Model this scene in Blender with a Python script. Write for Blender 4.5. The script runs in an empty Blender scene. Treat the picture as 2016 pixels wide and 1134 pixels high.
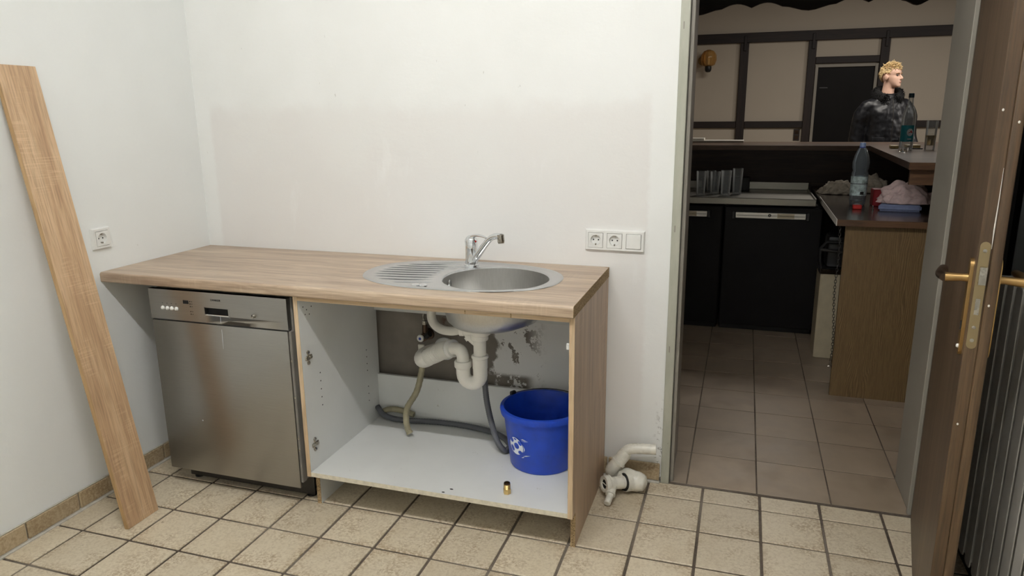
import bpy, bmesh, math, random
from mathutils import Vector, Matrix, noise
random.seed(7)
PI = math.pi
R = math.radians
sc = bpy.context.scene
COL = sc.collection

# ------------------------------------------------------------------ camera, world, lights, exposure
cam = bpy.data.cameras.new('camera'); camo = bpy.data.objects.new('camera', cam); COL.objects.link(camo)
def aim(o, loc, yaw, pitch, roll):
    f = Vector((math.sin(yaw)*math.cos(pitch), math.cos(yaw)*math.cos(pitch), math.sin(pitch)))
    r = Vector((math.cos(yaw), -math.sin(yaw), 0)); u = r.cross(f)
    r2 = r*math.cos(roll) + u*math.sin(roll); u2 = u*math.cos(roll) - r*math.sin(roll)
    m = Matrix((r2, u2, -f)).transposed().to_4x4(); m.translation = loc
    o.matrix_world = m
aim(camo, Vector((2.3008, -2.6470, 1.4302)), -0.3121, -0.2382, -0.0093)
cam.sensor_width = 36; cam.lens = 1408.34*36/2016; cam.clip_start = .05
sc.camera = camo
world = bpy.data.worlds.new('night'); sc.world = world; world.use_nodes = True
bg = world.node_tree.nodes['Background']; bg.inputs[0].default_value = (.012, .014, .022, 1); bg.inputs[1].default_value = .3
vs = sc.view_settings
vs.view_transform = 'Standard'; vs.look = 'None'; vs.gamma = 1; vs.use_curve_mapping = False
vs.exposure = 0.0
TUBE_EMISSION = 168.0            # kitchen ceiling tube (built with its lamp below)
def area_light(name, loc, size, power, col, rot=(0, 0, 0), sy=None):
    l = bpy.data.lights.new(name, 'AREA'); l.energy = power; l.color = col; l.size = size
    if sy: l.shape = 'RECTANGLE'; l.size_y = sy
    o = bpy.data.objects.new(name, l); o.location = loc; o.rotation_euler = rot; COL.objects.link(o); return o
area_light('bar_room_ceiling_light', (3.3, 4.4, 2.90), 1.8, 44, (1, .94, .86), sy=.8)
area_light('guest_room_side_light', (5.6, 4.4, 2.3), .35, 20, (1, .94, .88), rot=(0, R(60), 0))

# ------------------------------------------------------------------ material helper
def lin(c):
    return tuple(((v/255)/12.92 if v/255 <= .04045 else ((v/255+.055)/1.055)**2.4) for v in c) + (1,)
class G:
    def __init__(s, name, rough=.5, metal=0, spec=.5, col=None):
        s.m = bpy.data.materials.new(name); s.m.use_nodes = True; s.nt = s.m.node_tree
        s.b = s.nt.nodes['Principled BSDF']
        s.b.inputs['Roughness'].default_value = rough; s.b.inputs['Metallic'].default_value = metal
        s.b.inputs['Specular IOR Level'].default_value = spec
        if col: s.b.inputs['Base Color'].default_value = lin(col)
    def n(s, t, ins=None, **pr):
        k = s.nt.nodes.new(t)
        for a, v in pr.items(): setattr(k, a, v)
        for a, v in (ins or {}).items(): s.put(k.inputs[a], v)
        return k
    def put(s, sock, v):
        if hasattr(v, 'is_output'): s.nt.links.new(v, sock)
        else: sock.default_value = v
    def co(s, scale=(1, 1, 1), loc=(0, 0, 0), rot=(0, 0, 0)):
        if not hasattr(s, 'tc'): s.tc = s.n('ShaderNodeTexCoord').outputs['Object']
        return s.n('ShaderNodeMapping', {0: s.tc, 1: loc, 2: rot, 3: scale}).outputs[0]
    def noise(s, v, sc_=5, det=4, ro=.55, dist=0):
        return s.n('ShaderNodeTexNoise', {'Vector': v, 'Scale': sc_, 'Detail': det, 'Roughness': ro, 'Distortion': dist}).outputs[0]
    def ramp(s, f, st, interp='LINEAR'):
        k = s.n('ShaderNodeValToRGB', {0: f}); e = k.color_ramp; e.interpolation = interp
        while len(e.elements) < len(st): e.elements.new(.5)
        for i, (p, c) in enumerate(st):
            e.elements[i].position = p
            e.elements[i].color = lin(c) if not isinstance(c, (int, float)) else (c, c, c, 1)
        return k.outputs[0]
    def mix(s, f, a, b, mode='MIX'):
        k = s.n('ShaderNodeMix', data_type='RGBA', blend_type=mode)
        s.put(k.inputs[0], f); s.put(k.inputs[6], a); s.put(k.inputs[7], b); return k.outputs[2]
    def ma(s, op, a, b=0.0, c=None):
        k = s.n('ShaderNodeMath', {0: a, 1: b}, operation=op)
        if c is not None: s.put(k.inputs[2], c)
        return k.outputs[0]
    def rng(s, v, a, b, c=0., d=1.):
        return s.n('ShaderNodeMapRange', {0: v, 1: a, 2: b, 3: c, 4: d}, interpolation_type='SMOOTHSTEP').outputs[0]
    def col(s, v): s.put(s.b.inputs['Base Color'], v); return s
    def rough(s, v): s.put(s.b.inputs['Roughness'], v); return s
    def bump(s, h, st=.2, d=.002):
        k = s.n('ShaderNodeBump', {'Height': h, 'Strength': st, 'Distance': d}); s.put(s.b.inputs['Normal'], k.outputs[0]); return s
    def xyz(s):
        s.co(); k = s.n('ShaderNodeSeparateXYZ', {0: s.tc}); return k.outputs
def plain(name, col, rough=.5, metal=0, var=.06, nscale=14, spec=.5, bump=0):
    g = G(name, rough, metal, spec); v = g.noise(g.co(), nscale, 5)
    a = tuple(max(0, c*(1-var)) for c in col); b = tuple(min(255, c*(1+var)) for c in col)
    g.col(g.ramp(v, [(.3, a), (.7, b)]))
    g.rough(g.rng(v, .3, .7, max(.02, rough-.05), min(1, rough+.08)))
    if bump: g.bump(g.noise(g.co(), nscale*6, 4), bump)
    return g.m
def wood(name, dark, mid, light, axis='x', k=1.0, rough=.45, saw=.0, fine=.35, bump=.08):
    g = G(name, rough)
    def S(al, ac): return {'x': (al*k, ac*k, ac*k), 'y': (ac*k, al*k, ac*k), 'z': (ac*k, ac*k, al*k)}[axis]
    w = g.noise(g.co(S(.6, 3)), 2.0, 3)
    vv = g.n('ShaderNodeVectorMath', {0: g.co(S(.9, 15)), 1: g.n('ShaderNodeVectorMath', {0: w, 'Scale': 1.6}, operation='SCALE').outputs[0]}, operation='ADD').outputs[0]
    st = g.noise(vv, 1.5, 6, .62)
    c = g.ramp(st, [(.28, dark), (.48, mid), (.7, light)])
    f = g.noise(g.co(S(7, 190)), 1.0, 3, .6)
    c = g.mix(g.rng(f, .42, .64, 0., fine), c, lin(tuple(v*.72 for v in dark)))
    if saw:
        s1 = g.noise(g.co(S(210, 9)), 1.0, 2, .5)
        s2 = g.noise(g.co(S(5, 7), (3, 1, 2)), 1.0, 2)
        c = g.mix(g.ma('MULTIPLY', g.rng(s1, .5, .62, 0., saw), g.rng(s2, .5, .62)), c, lin(tuple(min(255, v*1.12) for v in light)))
    g.col(c); g.bump(f, bump, .001)
    return g.m

# walls --------------------------------------------------------
def wall_paint(name, col):
    g = G(name, .75, spec=.25)
    n1 = g.noise(g.co(), 2.2, 5); n2 = g.noise(g.co((1, 1, 1)), 60, 4)
    a = tuple(c*.985 for c in col)
    c = g.ramp(n1, [(.35, a), (.65, col)])
    sp = g.noise(g.co(), 9, 2)
    c = g.mix(g.rng(sp, .77, .79, 0, .5), c, lin((150, 148, 142)))
    g.col(c); g.bump(g.ma('ADD', n2, g.ma('MULTIPLY', g.noise(g.co(), 14, 3), 2.)), .22, .002)
    return g.m
def back_wall_paint():
    g = G('back_wall_patched_plaster', .75, spec=.25)
    X, Y, Z = g.xyz()
    nb = g.noise(g.co(), 7, 6, .6); nf = g.noise(g.co(), 38, 5, .65); n3 = g.noise(g.co(), 2.4, 4)
    j = g.ma('MULTIPLY', g.ma('SUBTRACT', nb, .5), .16); jf = g.ma('MULTIPLY', g.ma('SUBTRACT', nf, .5), .03)
    xj = g.ma('ADD', X, jf); zj = g.ma('ADD', Z, j)
    def box(x0, x1, z0, z1, s=.012, sz=.05):
        a = g.ma('MULTIPLY', g.rng(xj, x0-s, x0+s), g.rng(xj, x1-s, x1+s, 1, 0))
        return g.ma('MULTIPLY', a, g.ma('MULTIPLY', g.rng(zj, z0-sz, z0+sz), g.rng(zj, z1-sz, z1+sz, 1, 0)))
    c = g.ramp(n3, [(.3, (234, 235, 232)), (.7, (240, 241, 239))])
    # unpainted cream field where tiles or units used to hang
    c = g.mix(g.ma('MULTIPLY', box(.075, 1.975, -.2, 1.46), g.rng(n3, .25, .6, .35, .85)), c, lin((231, 229, 226)))
    # rolled white paint strips and smears across it
    sm = g.noise(g.co((1, 1, .35), rot=(0, .5, 0)), 5.5, 5, .65)
    c = g.mix(g.rng(sm, .60, .74, 0, .6), c, lin((238, 238, 236)))
    # scuffs
    sc1 = g.noise(g.co((2.4, 1, .7)), 24, 3, .6); sc2 = g.noise(g.co(), 1.7, 2)
    c = g.mix(g.ma('MULTIPLY', g.rng(sc1, .70, .76, 0, .55), g.rng(sc2, .45, .6)), c, lin((170, 166, 156)))
    # old taupe paint behind the sink cabinet, chipped on its right side
    m = g.ma('MULTIPLY', g.rng(g.ma('ADD', g.ma('ADD', X, g.ma('MULTIPLY', j, 1.2)), jf), 1.355, 1.375, 1, 0), g.rng(Z, .74, .80, 1, 0))
    ch = g.ma('MULTIPLY', g.rng(g.noise(g.co((1, 1, .8), (.35, 0, .2)), 8.5, 6, .72), .56, .575), g.ma('MULTIPLY', g.rng(X, 1.3, 1.36), g.ma('MULTIPLY', g.rng(X, 1.50, 1.60, 1, 0), g.rng(Z, .60, .64, 1, 0))))
    ch2 = g.ma('MULTIPLY', g.rng(g.ma('ADD', nb, g.ma('MULTIPLY', g.ma('SUBTRACT', nf, .5), .5)), .46, .48), g.ma('MULTIPLY', g.rng(Z, .372, .395, 1, 0), g.ma('MULTIPLY', g.rng(X, 1.30, 1.33), g.rng(X, 1.50, 1.55, 1, 0))))
    m = g.ma('MAXIMUM', m, g.ma('MAXIMUM', ch, ch2))
    m = g.ma('MULTIPLY', m, g.rng(X, .10, .13))
    taupe = g.ramp(g.noise(g.co(), 6, 6), [(.3, (116, 109, 101)), (.55, (132, 125, 116)), (.75, (146, 139, 130))])
    st = g.ma('MULTIPLY', g.rng(g.noise(g.co(), 16, 5), .5, .62), g.ma('MULTIPLY', g.rng(X, 1.10, 1.17), g.ma('MULTIPLY', g.rng(X, 1.20, 1.27, 1, 0), g.rng(Z, .50, .54))))
    taupe = g.mix(st, taupe, lin((92, 66, 48)))
    c = g.mix(m, c, taupe)
    # knocked plaster beside the door frame
    ed = g.ma('MULTIPLY', g.rng(X, 2.02, 2.055), g.rng(Z, .05, .42, 1, 0))
    c = g.mix(g.ma('MULTIPLY', ed, g.rng(nf, .55, .6)), c, lin((120, 116, 108)))
    g.col(c)
    tr = g.noise(g.co((.8, 1, 2.2), rot=(0, .3, 0)), 6, 5, .55)
    g.bump(g.ma('ADD', g.ma('MULTIPLY', tr, 1.1), g.ma('ADD', g.ma('MULTIPLY', nf, .7), g.ma('MULTIPLY', m, -1.5))), .32, .003)
    return g.m
M = {}
M['wall'] = wall_paint('white_wall_paint', (238, 240, 238))
M['wall_back'] = back_wall_paint()
M['ceiling'] = wall_paint('ceiling_paint', (242, 242, 239))
M['wall_bar'] = wall_paint('cream_wall_paint', (188, 178, 163))
M['dark_ceiling'] = plain('brown_ceiling', (70, 58, 48), .8)
def tile_mat(name, a, b, spot, grime, rough=.42, fine=True, blotch=.0):
    g = G(name, rough)
    oi = g.n('ShaderNodeObjectInfo'); rnd = oi.outputs['Random']
    off = g.n('ShaderNodeCombineXYZ', {0: g.ma('MULTIPLY', rnd, 37.), 1: g.ma('MULTIPLY', rnd, 91.), 2: 0.}).outputs[0]
    base = g.n('ShaderNodeVectorMath', {0: g.co(), 1: off}, operation='ADD').outputs[0]
    n1 = g.noise(base, 7, 5, .6); n2 = g.noise(base, 120, 5, .7); n3 = g.noise(base, 3.2, 3)
    c = g.ramp(n1, [(.3, a), (.7, b)])
    if fine:
        X, Y, Z = g.xyz(); ed = g.ma('MAXIMUM', g.ma('ABSOLUTE', X), g.ma('ABSOLUTE', Y))
        wear = g.ma('MAXIMUM', g.rng(n1, .45, .68), g.ma('MULTIPLY', g.rng(ed, .055, .10), g.rng(n3, .40, .62)))
        c = g.mix(g.rng(n2, .42, .66, 0., .30), c, lin(spot))
        c = g.mix(g.ma('MULTIPLY', g.ma('MULTIPLY', g.rng(n2, .38, .60), wear), .62), c, lin(spot))
        n4 = g.noise(base, 28, 3, .6); c = g.mix(g.rng(n4, .68, .74, 0., .4), c, lin((112, 88, 60)))
    if blotch: c = g.mix(g.rng(n3, .5, .72, 0, blotch), c, lin(spot))
    hs = g.n('ShaderNodeHueSaturation', {'Value': g.rng(rnd, 0, 1, .93, 1.05), 'Color': c}).outputs[0]
    g.col(hs); g.rough(g.rng(n1, .3, .7, rough-.06, rough+.14)); g.bump(n2, .10, .001)
    return g.m
M['tile'] = tile_mat('beige_speckled_tile', (207, 193, 167), (221, 210, 187), (148, 122, 88), None)
M['tile_bar'] = tile_mat('taupe_stone_tile', (148, 132, 113), (168, 151, 131), (122, 106, 89), None, .40, False, .55)
M['tile_base'] = tile_mat('skirting_tile', (176, 157, 126), (194, 176, 146), (136, 112, 80), None)
def grout():
    g = G('grout', .9, spec=.2); n = g.noise(g.co(), 1.6, 4); n2 = g.noise(g.co(), 90, 3)
    c = g.ramp(n, [(.38, (66, 56, 48)), (.52, (100, 90, 80)), (.68, (138, 129, 118))])
    g.col(g.mix(.2, c, g.ramp(n2, [(.3, (60, 52, 46)), (.7, (140, 130, 118))]))); g.bump(n2, .3); return g.m
M['grout'] = grout()
M['sealant'] = plain('pale_sealant', (188, 184, 174), .7, var=.08, nscale=40)
# joinery
M['top_oak'] = wood('worktop_oak_laminate', (144, 120, 101), (181, 159, 136), (206, 186, 162), 'x', .9, .34, .10, .32)
M['side_oak'] = wood('side_panel_oak_laminate', (156, 129, 106), (188, 160, 133), (205, 178, 150), 'z', .7, .4, .12, .22)
M['board_oak'] = wood('loose_board_oak_laminate', (170, 136, 104), (200, 167, 131), (216, 187, 152), 'z', 1.0, .45, .24, .36)
M['board_edge'] = wood('board_edge_band', (160, 126, 82), (184, 150, 106), (200, 168, 126), 'z', 1.2, .5)
M['edge_band'] = wood('oak_edge_band', (172, 144, 110), (200, 174, 140), (214, 192, 162), 'z', 1.2, .5)
M['edge_band_x'] = wood('oak_edge_band_rail', (172, 144, 110), (200, 174, 140), (214, 192, 162), 'x', 1.2, .5)
def chip():
    g = G('raw_chipboard', .85, spec=.2); n = g.noise(g.co(), 260, 4, .7)
    g.col(g.ramp(n, [(.35, (98, 80, 58)), (.5, (158, 134, 100)), (.66, (196, 172, 134))])); g.bump(n, .4); return g.m
M['chip'] = chip()
def melamine():
    g = G('white_melamine', .42); n = g.noise(g.co(), 3, 4); d = g.noise(g.co((1, 1, 1)), 42, 5, .7); e = g.noise(g.co(), 5, 3)
    c = g.ramp(n, [(.3, (216, 217, 214)), (.7, (226, 227, 224))])
    g.col(g.mix(g.ma('MULTIPLY', g.rng(d, .66, .72, 0, .6), g.rng(e, .48, .6)), c, lin((150, 140, 122)))); return g.m
M['melamine'] = melamine()
M['melamine_edge'] = plain('cream_edge', (214, 206, 186), .5, var=.06, nscale=60)
# metals
def brushed(name, col, rough, sx=(3, 120, 120), an=0.0):
    g = G(name, rough, 1.0); n = g.noise(g.co(sx), 4, 4, .6)
    g.col(g.ramp(n, [(.3, tuple(c*.95 for c in col)), (.7, col)]))
    g.rough(g.rng(n, .3, .7, rough-.015, rough+.015))
    if an:
        g.b.inputs['Anisotropic'].default_value = an
        g.put(g.b.inputs['Tangent'], g.n('ShaderNodeCombineXYZ', {0: 0., 1: 0., 2: 1.}).outputs[0])
    return g.m
M['dw_steel'] = brushed('dishwasher_brushed_steel', (166, 164, 160), .33, (2, 160, 160), .7)
M['sink_steel'] = brushed('sink_steel', (208, 209, 210), .25, (2, 2, 2))
M['bowl_steel'] = brushed('bowl_satin_steel', (206, 205, 202), .38, (60, 60, 6))
M['bar_steel'] = brushed('bar_steel', (146, 143, 135), .36, (3, 140, 140))
M['chrome'] = plain('chrome', (226, 228, 230), .08, 1, .02)
M['nickel'] = plain('nickel', (170, 165, 156), .25, 1, .08, 60)
M['grey_trim'] = plain('grey_appliance_trim', (118, 114, 108), .45)
M['dark_metal'] = plain('dark_metal', (78, 76, 74), .5, 1, .1)
M['brass'] = plain('brass', (172, 140, 92), .36, 1, .03, 20)
M['fitting_brass'] = plain('bright_brass', (216, 188, 128), .34, 1, .04, 40)
M['handle_steel'] = plain('pale_handle_steel', (216, 213, 206), .42, 1, .03, 20)
M['brass_dull'] = plain('dull_brass', (160, 144, 112), .48, 1, .04, 30)
M['bronze'] = plain('bronzed_metal', (92, 76, 64), .4, 1, .1)
# plastics
M['white_plastic'] = plain('white_plastic', (232, 232, 228), .32, var=.02)
M['cream_plastic'] = plain('aged_white_plastic', (236, 234, 227), .36, var=.015, nscale=20)
M['dirty_plastic'] = plain('dirty_cream_plastic', (230, 227, 215), .26, var=.04, nscale=30)
M['hose_beige'] = plain('beige_hose_plastic', (150, 143, 118), .5, var=.08, nscale=30)
M['hose_grey'] = plain('grey_hose_plastic', (88, 90, 95), .5, var=.08, nscale=30)
M['hose_white'] = plain('white_hose_plastic', (214, 212, 204), .4, var=.05)
M['black'] = plain('black_plastic', (20, 20, 21), .45, var=.2)
M['hole'] = plain('dark_cavity', (14, 13, 13), .8, var=.2)
M['blue'] = plain('blue_bucket_plastic', (20, 66, 182), .36, var=.06, nscale=26)
M['print_white'] = plain('white_print', (222, 228, 238), .5, var=.04)
M['grey_led'] = plain('grey_print', (62, 62, 64), .5)
M['red'] = plain('red_plastic', (178, 40, 34), .4)
M['cyan_mark'] = plain('blue_mark', (60, 80, 170), .4)
# door and frame
def frame_paint():
    g = G('grey_frame_enamel', .4); n = g.noise(g.co((6, 6, 1.2)), 5, 5, .65); n2 = g.noise(g.co((3, 3, .8)), 26, 4, .7)
    c = g.ramp(n, [(.3, (166, 167, 152)), (.7, (182, 182, 168))])
    g.col(g.mix(g.rng(n2, .66, .73, 0, .6), c, lin((122, 120, 106)))); g.bump(n2, .1); return g.m
M['frame'] = frame_paint()
M['frame_in'] = plain('shaded_jamb_enamel', (142, 137, 127), .42, var=.03, nscale=4)  # casing enamel again, with the shade inside the doorway put into its colour
M['seal'] = plain('door_seal', (92, 92, 86), .7)
M['door'] = wood('brown_door_veneer', (62, 48, 36), (86, 68, 51), (106, 86, 67), 'z', .8, .42, 0, .35, .12)
M['door_edge'] = wood('brown_door_lip', (62, 46, 30), (86, 66, 44), (104, 82, 58), 'z', 1.1, .45, 0, .4, .12)
M['radiator'] = plain('radiator_enamel', (198, 194, 186), .4, var=.04)
M['glass_dark'] = plain('night_window_glass', (6, 7, 9), .06, var=.1)
# bar
M['beam'] = wood('dark_stained_beam', (20, 13, 11), (33, 22, 19), (48, 34, 28), 'x', 1.2, .6, 0, .5, .25)
M['beam_v'] = wood('dark_stained_post', (20, 13, 11), (33, 22, 19), (48, 34, 28), 'z', 1.2, .6, 0, .5, .25)
M['valance'] = wood('dark_valance_wood', (18, 12, 11), (28, 19, 17), (38, 27, 24), 'x', 1.2, .6, 0, .4)
M['bar_top'] = wood('dark_walnut_bar_top', (58, 40, 30), (84, 62, 48), (110, 86, 68), 'x', .9, .28, 0, .3)
M['side_top'] = wood('dark_side_counter_top', (34, 24, 19), (50, 37, 30), (66, 50, 40), 'y', .9, .17, 0, .3)
M['bar_edge'] = wood('walnut_edge', (66, 44, 28), (92, 64, 42), (112, 82, 56), 'x', 1.4, .4, 0, .4)
M['bar_panel'] = wood('dark_bar_cladding', (32, 23, 20), (48, 35, 30), (62, 46, 39), 'x', 1.2, .6, 0, .4)
def cathedral():
    g = G('rustic_oak_laminate', .5)
    w = g.noise(g.co((1, 1, .28), (2.3, 0, 0)), 5.0, 3, .5)
    v = g.n('ShaderNodeVectorMath', {0: g.co((1, 1, .10)), 1: g.n('ShaderNodeVectorMath', {0: w, 'Scale': .15}, operation='SCALE').outputs[0]}, operation='ADD').outputs[0]
    wv = g.n('ShaderNodeTexWave', {'Vector': v, 'Scale': 46., 'Distortion': 2.0, 'Detail': 3., 'Detail Scale': 4.5, 'Detail Roughness': .6}, wave_type='BANDS', bands_direction='X').outputs[1]
    f = g.noise(g.co((220, 220, 10)), 1, 3, .6)
    c = g.ramp(wv, [(.1, (94, 74, 45)), (.45, (112, 90, 57)), (.9, (121, 98, 64))])
    g.col(g.mix(g.rng(f, .45, .62, 0, .45), c, lin((82, 61, 37)))); g.bump(f, .12, .001); return g.m
M['rustic_oak'] = cathedral()
M['fridge'] = plain('black_fridge_front', (15, 13, 13), .5, var=.12, nscale=4, spec=.2)
M['cream_bin'] = plain('cream_enamel', (196, 184, 156), .4, var=.04)
def glass(name, col=(255, 255, 255), ior=1.45, rough=0.0):
    g = G(name, rough); g.b.inputs['Transmission Weight'].default_value = 1; g.b.inputs['IOR'].default_value = ior
    n = g.noise(g.co(), 8, 2); g.col(g.ramp(n, [(.2, tuple(c*.985 for c in col)), (.8, col)])); return g.m
M['glass'] = glass('clear_glass')
def thin(name, col, haze, gloss=.9):
    """thin-walled clear shell: mostly see-through, Fresnel gloss, a little body colour"""
    g = G(name, .08, col=col); n = g.noise(g.co(), 9, 3); g.rough(g.rng(n, .3, .7, .05, .12))
    t = g.n('ShaderNodeBsdfTransparent'); t.inputs[0].default_value = (*[.55+.45*c for c in lin(col)[:3]], 1)
    f = g.n('ShaderNodeFresnel', {0: 1.5}).outputs[0]
    mx = g.n('ShaderNodeMixShader', {0: g.ma('MINIMUM', g.ma('ADD', g.ma('MULTIPLY', f, gloss), haze), 1.), 1: t.outputs[0], 2: g.b.outputs[0]})
    out = [k for k in g.nt.nodes if k.type == 'OUTPUT_MATERIAL'][0]; g.nt.links.new(mx.outputs[0], out.inputs[0]); return g.m
M['pet'] = thin('bluish_pet_plastic', (205, 212, 216), .035)
M['thin_glass'] = thin('thin_drinking_glass', (236, 238, 238), .03, .9)
M['amber'] = thin('amber_glass', (232, 196, 126), .16)
M['drink'] = glass('pale_drink', (226, 206, 160), 1.33)
M['teal'] = plain('teal_label', (22, 140, 158), .5)
M['label_grey'] = plain('pale_print_label', (168, 184, 182), .5, var=.25, nscale=60)
M['cap_teal'] = plain('dark_teal_cap', (20, 62, 78), .4)
M['cap_blue'] = plain('pale_blue_cap', (150, 172, 214), .4)
M['cloth_pink'] = plain('pale_pink_cloth', (206, 182, 178), .9, var=.06, nscale=60, bump=.3)
M['cloth_blue'] = plain('blue_grey_cloth', (122, 132, 164), .9, var=.05, nscale=60, bump=.3)
M['cloth_grey'] = plain('greige_cloth', (150, 140, 124), .9, var=.12, nscale=40, bump=.3)
M['dark_red'] = plain('dark_red_plastic', (120, 16, 24), .4)
M['foil'] = plain('yellow_packet', (196, 172, 112), .4, var=.15, nscale=40)
M['paper'] = plain('white_sheet', (224, 220, 210), .7, var=.03)
M['switch'] = plain('dark_switch', (46, 38, 34), .5)
M['skin'] = plain('skin', (230, 188, 165), .5, var=.04, nscale=18)
M['lips'] = plain('lips', (190, 128, 112), .45)
M['hair'] = plain('blond_hair', (210, 184, 136), .6, var=.14, nscale=60)
M['brow'] = plain('brow_hair', (150, 114, 70), .7)
M['eye'] = plain('eye', (60, 56, 54), .25)
M['leather'] = plain('black_leather', (22, 23, 27), .40, var=.2, nscale=30, bump=.03)
M['fur'] = plain('black_fur', (10, 10, 11), .9, var=.3, nscale=60)
M['jeans'] = plain('dark_trousers', (30, 32, 40), .85, bump=.2)
M['shirt'] = plain('dark_shirt', (34, 32, 36), .9)

# ------------------------------------------------------------------ geometry helper
def nb(): return bmesh.new()
def box(bm, x0, x1, y0, y1, z0, z1, bev=0, seg=2, mat=None):
    vs_ = [bm.verts.new(p) for p in ((x0,y0,z0),(x1,y0,z0),(x1,y1,z0),(x0,y1,z0),(x0,y0,z1),(x1,y0,z1),(x1,y1,z1),(x0,y1,z1))]
    if mat: 
        for v in vs_: v.co = mat @ v.co
    fs = [bm.faces.new([vs_[i] for i in q]) for q in ((3,2,1,0),(4,5,6,7),(0,1,5,4),(1,2,6,5),(2,3,7,6),(3,0,4,7))]
    if bev:
        es = list({e for f in fs for e in f.edges})
        bmesh.ops.bevel(bm, geom=es, offset=bev, segments=seg, affect='EDGES', profile=.5)
    return bm
def spl(P, n=8):
    P = [Vector(p) for p in P]; Q = [2*P[0]-P[1]] + P + [2*P[-1]-P[-2]]; out = []
    for i in range(1, len(Q)-2):
        a, b, c, d = Q[i-1:i+3]
        for k in range(n):
            t = k/n
            out.append(.5*((2*b)+(c-a)*t+(2*a-5*b+4*c-d)*t*t+(3*b-a-3*c+d)*t**3))
    out.append(P[-1]); return out
def tube(bm, P, r, seg=14, cap=True, sq=1.0, up=None):
    P = [Vector(p) for p in P]; n = len(P)
    rr = r if isinstance(r, (list, tuple)) else [r]*n
    if len(rr) != n: rr = [rr[min(len(rr)-1, int(i/(n-1)*(len(rr)-1)))]*(1-((i/(n-1)*(len(rr)-1)) % 1)) + rr[min(len(rr)-1, int(i/(n-1)*(len(rr)-1))+1)]*((i/(n-1)*(len(rr)-1)) % 1) for i in range(n)]
    T = [(P[min(i+1, n-1)]-P[max(i-1, 0)]).normalized() for i in range(n)]
    u = Vector(up) if up else (Vector((0, 0, 1)) if abs(T[0].z) < .9 else Vector((1, 0, 0)))
    u = (u - T[0]*u.dot(T[0])).normalized(); rings = []
    for i in range(n):
        u = (u - T[i]*u.dot(T[i])).normalized(); w = T[i].cross(u)
        rings.append([bm.verts.new(P[i] + (u*math.cos(2*PI*k/seg)*sq + w*math.sin(2*PI*k/seg))*rr[i]) for k in range(seg)])
    for a, b in zip(rings, rings[1:]):
        for k in range(seg): bm.faces.new((a[k], a[(k+1) % seg], b[(k+1) % seg], b[k]))
    if cap: bm.faces.new(rings[0][::-1]); bm.faces.new(rings[-1])
    tube.rings = rings
    return bm
def hollow(bm, P, r, ri, seg=16):
    """open pipe with an outer and an inner skin"""
    tube(bm, P, r, seg, cap=False); a = tube.rings; tube(bm, P, ri, seg, cap=False); c = tube.rings
    for u, v in ((a[0], c[0]), (a[-1], c[-1])):
        for k in range(seg): bm.faces.new((u[k], u[(k+1) % seg], v[(k+1) % seg], v[k]))
    return bm
def lathe(bm, prof, seg=28, mat=None, closed=False):
    rings = []
    for r, z in prof:
        if r < 1e-6: v = Vector((0, 0, z)); rings.append([bm.verts.new(mat @ v if mat else v)])
        else:
            ring = []
            for k in range(seg):
                v = Vector((r*math.cos(2*PI*k/seg), r*math.sin(2*PI*k/seg), z)); ring.append(bm.verts.new(mat @ v if mat else v))
            rings.append(ring)
    for a, b in list(zip(rings, rings[1:])) + ([(rings[-1], rings[0])] if closed else []):
        for k in range(seg):
            p = [a[k % len(a)], a[(k+1) % len(a)], b[(k+1) % len(b)], b[k % len(b)]]
            q = []; [q.append(v) for v in p if v not in q]
            if len(q) > 2: bm.faces.new(q)
    return bm
def prism(bm, poly, axis, a0, a1):
    def mk(u, v, a): return {'x': (a, u, v), 'y': (u, a, v), 'z': (u, v, a)}[axis]
    A = [bm.verts.new(mk(u, v, a0)) for u, v in poly]; B = [bm.verts.new(mk(u, v, a1)) for u, v in poly]; n = len(poly)
    bm.faces.new(A); bm.faces.new(B[::-1])
    for k in range(n): bm.faces.new((A[k], B[k], B[(k+1) % n], A[(k+1) % n]))
    return bm
def ball(bm, c, s, seg=14, mat=None):
    m = Matrix.Translation(c) @ Matrix.Diagonal((*s, 1))
    if mat: m = mat @ m
    bmesh.ops.create_uvsphere(bm, u_segments=seg, v_segments=max(6, seg//2+2), radius=1, matrix=m); return bm
def wmat(o):
    m = Matrix.Identity(4)
    while o: m = o.matrix_basis @ m; o = o.parent
    return m
def obj(name, bm, mat, parent=None, local=False, sharp=35, mats=None, norm=True):
    if parent and not local: bm.transform(wmat(parent).inverted())
    if norm: bmesh.ops.recalc_face_normals(bm, faces=bm.faces)
    me = bpy.data.meshes.new(name)
    for f in bm.faces: f.smooth = sharp > 0
    bm.to_mesh(me); bm.free()
    if sharp > 0: me.set_sharp_from_angle(angle=R(sharp))
    for k in (mats or [mat]): me.materials.append(M[k])
    o = bpy.data.objects.new(name, me); COL.objects.link(o)
    if parent: o.parent = parent
    return o
def tag(o, label=None, cat=None, group=None, kind=None):
    if label: o['label'] = label
    if cat: o['category'] = cat
    if group: o['group'] = group
    if kind: o['kind'] = kind
    return o
def thing(name, label, cat, loc=(0, 0, 0), rotz=0, group=None):
    o = bpy.data.objects.new(name, None); o.empty_display_size = .05; COL.objects.link(o)
    o.location = loc; o.rotation_euler = (0, 0, rotz); bpy.context.view_layer.update()
    return tag(o, label, cat, group)
def struct(name, label, cat, loc=(0, 0, 0), rotz=0):
    o = thing(name, label, cat, loc, rotz); o['kind'] = 'structure'; return o
def smesh(name, bm, mat, label, cat, sharp=35):
    return tag(obj(name, bm, mat, sharp=sharp), label, cat, kind='structure')
def copy_tree(o, parent=None):
    c = o.copy(); COL.objects.link(c); c.parent = parent
    for ch in list(o.children): copy_tree(ch, c)
    return c
def Rm(ax, a): return Matrix.Rotation(a, 4, ax)
def Tm(*p): return Matrix.Translation(p)
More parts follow.
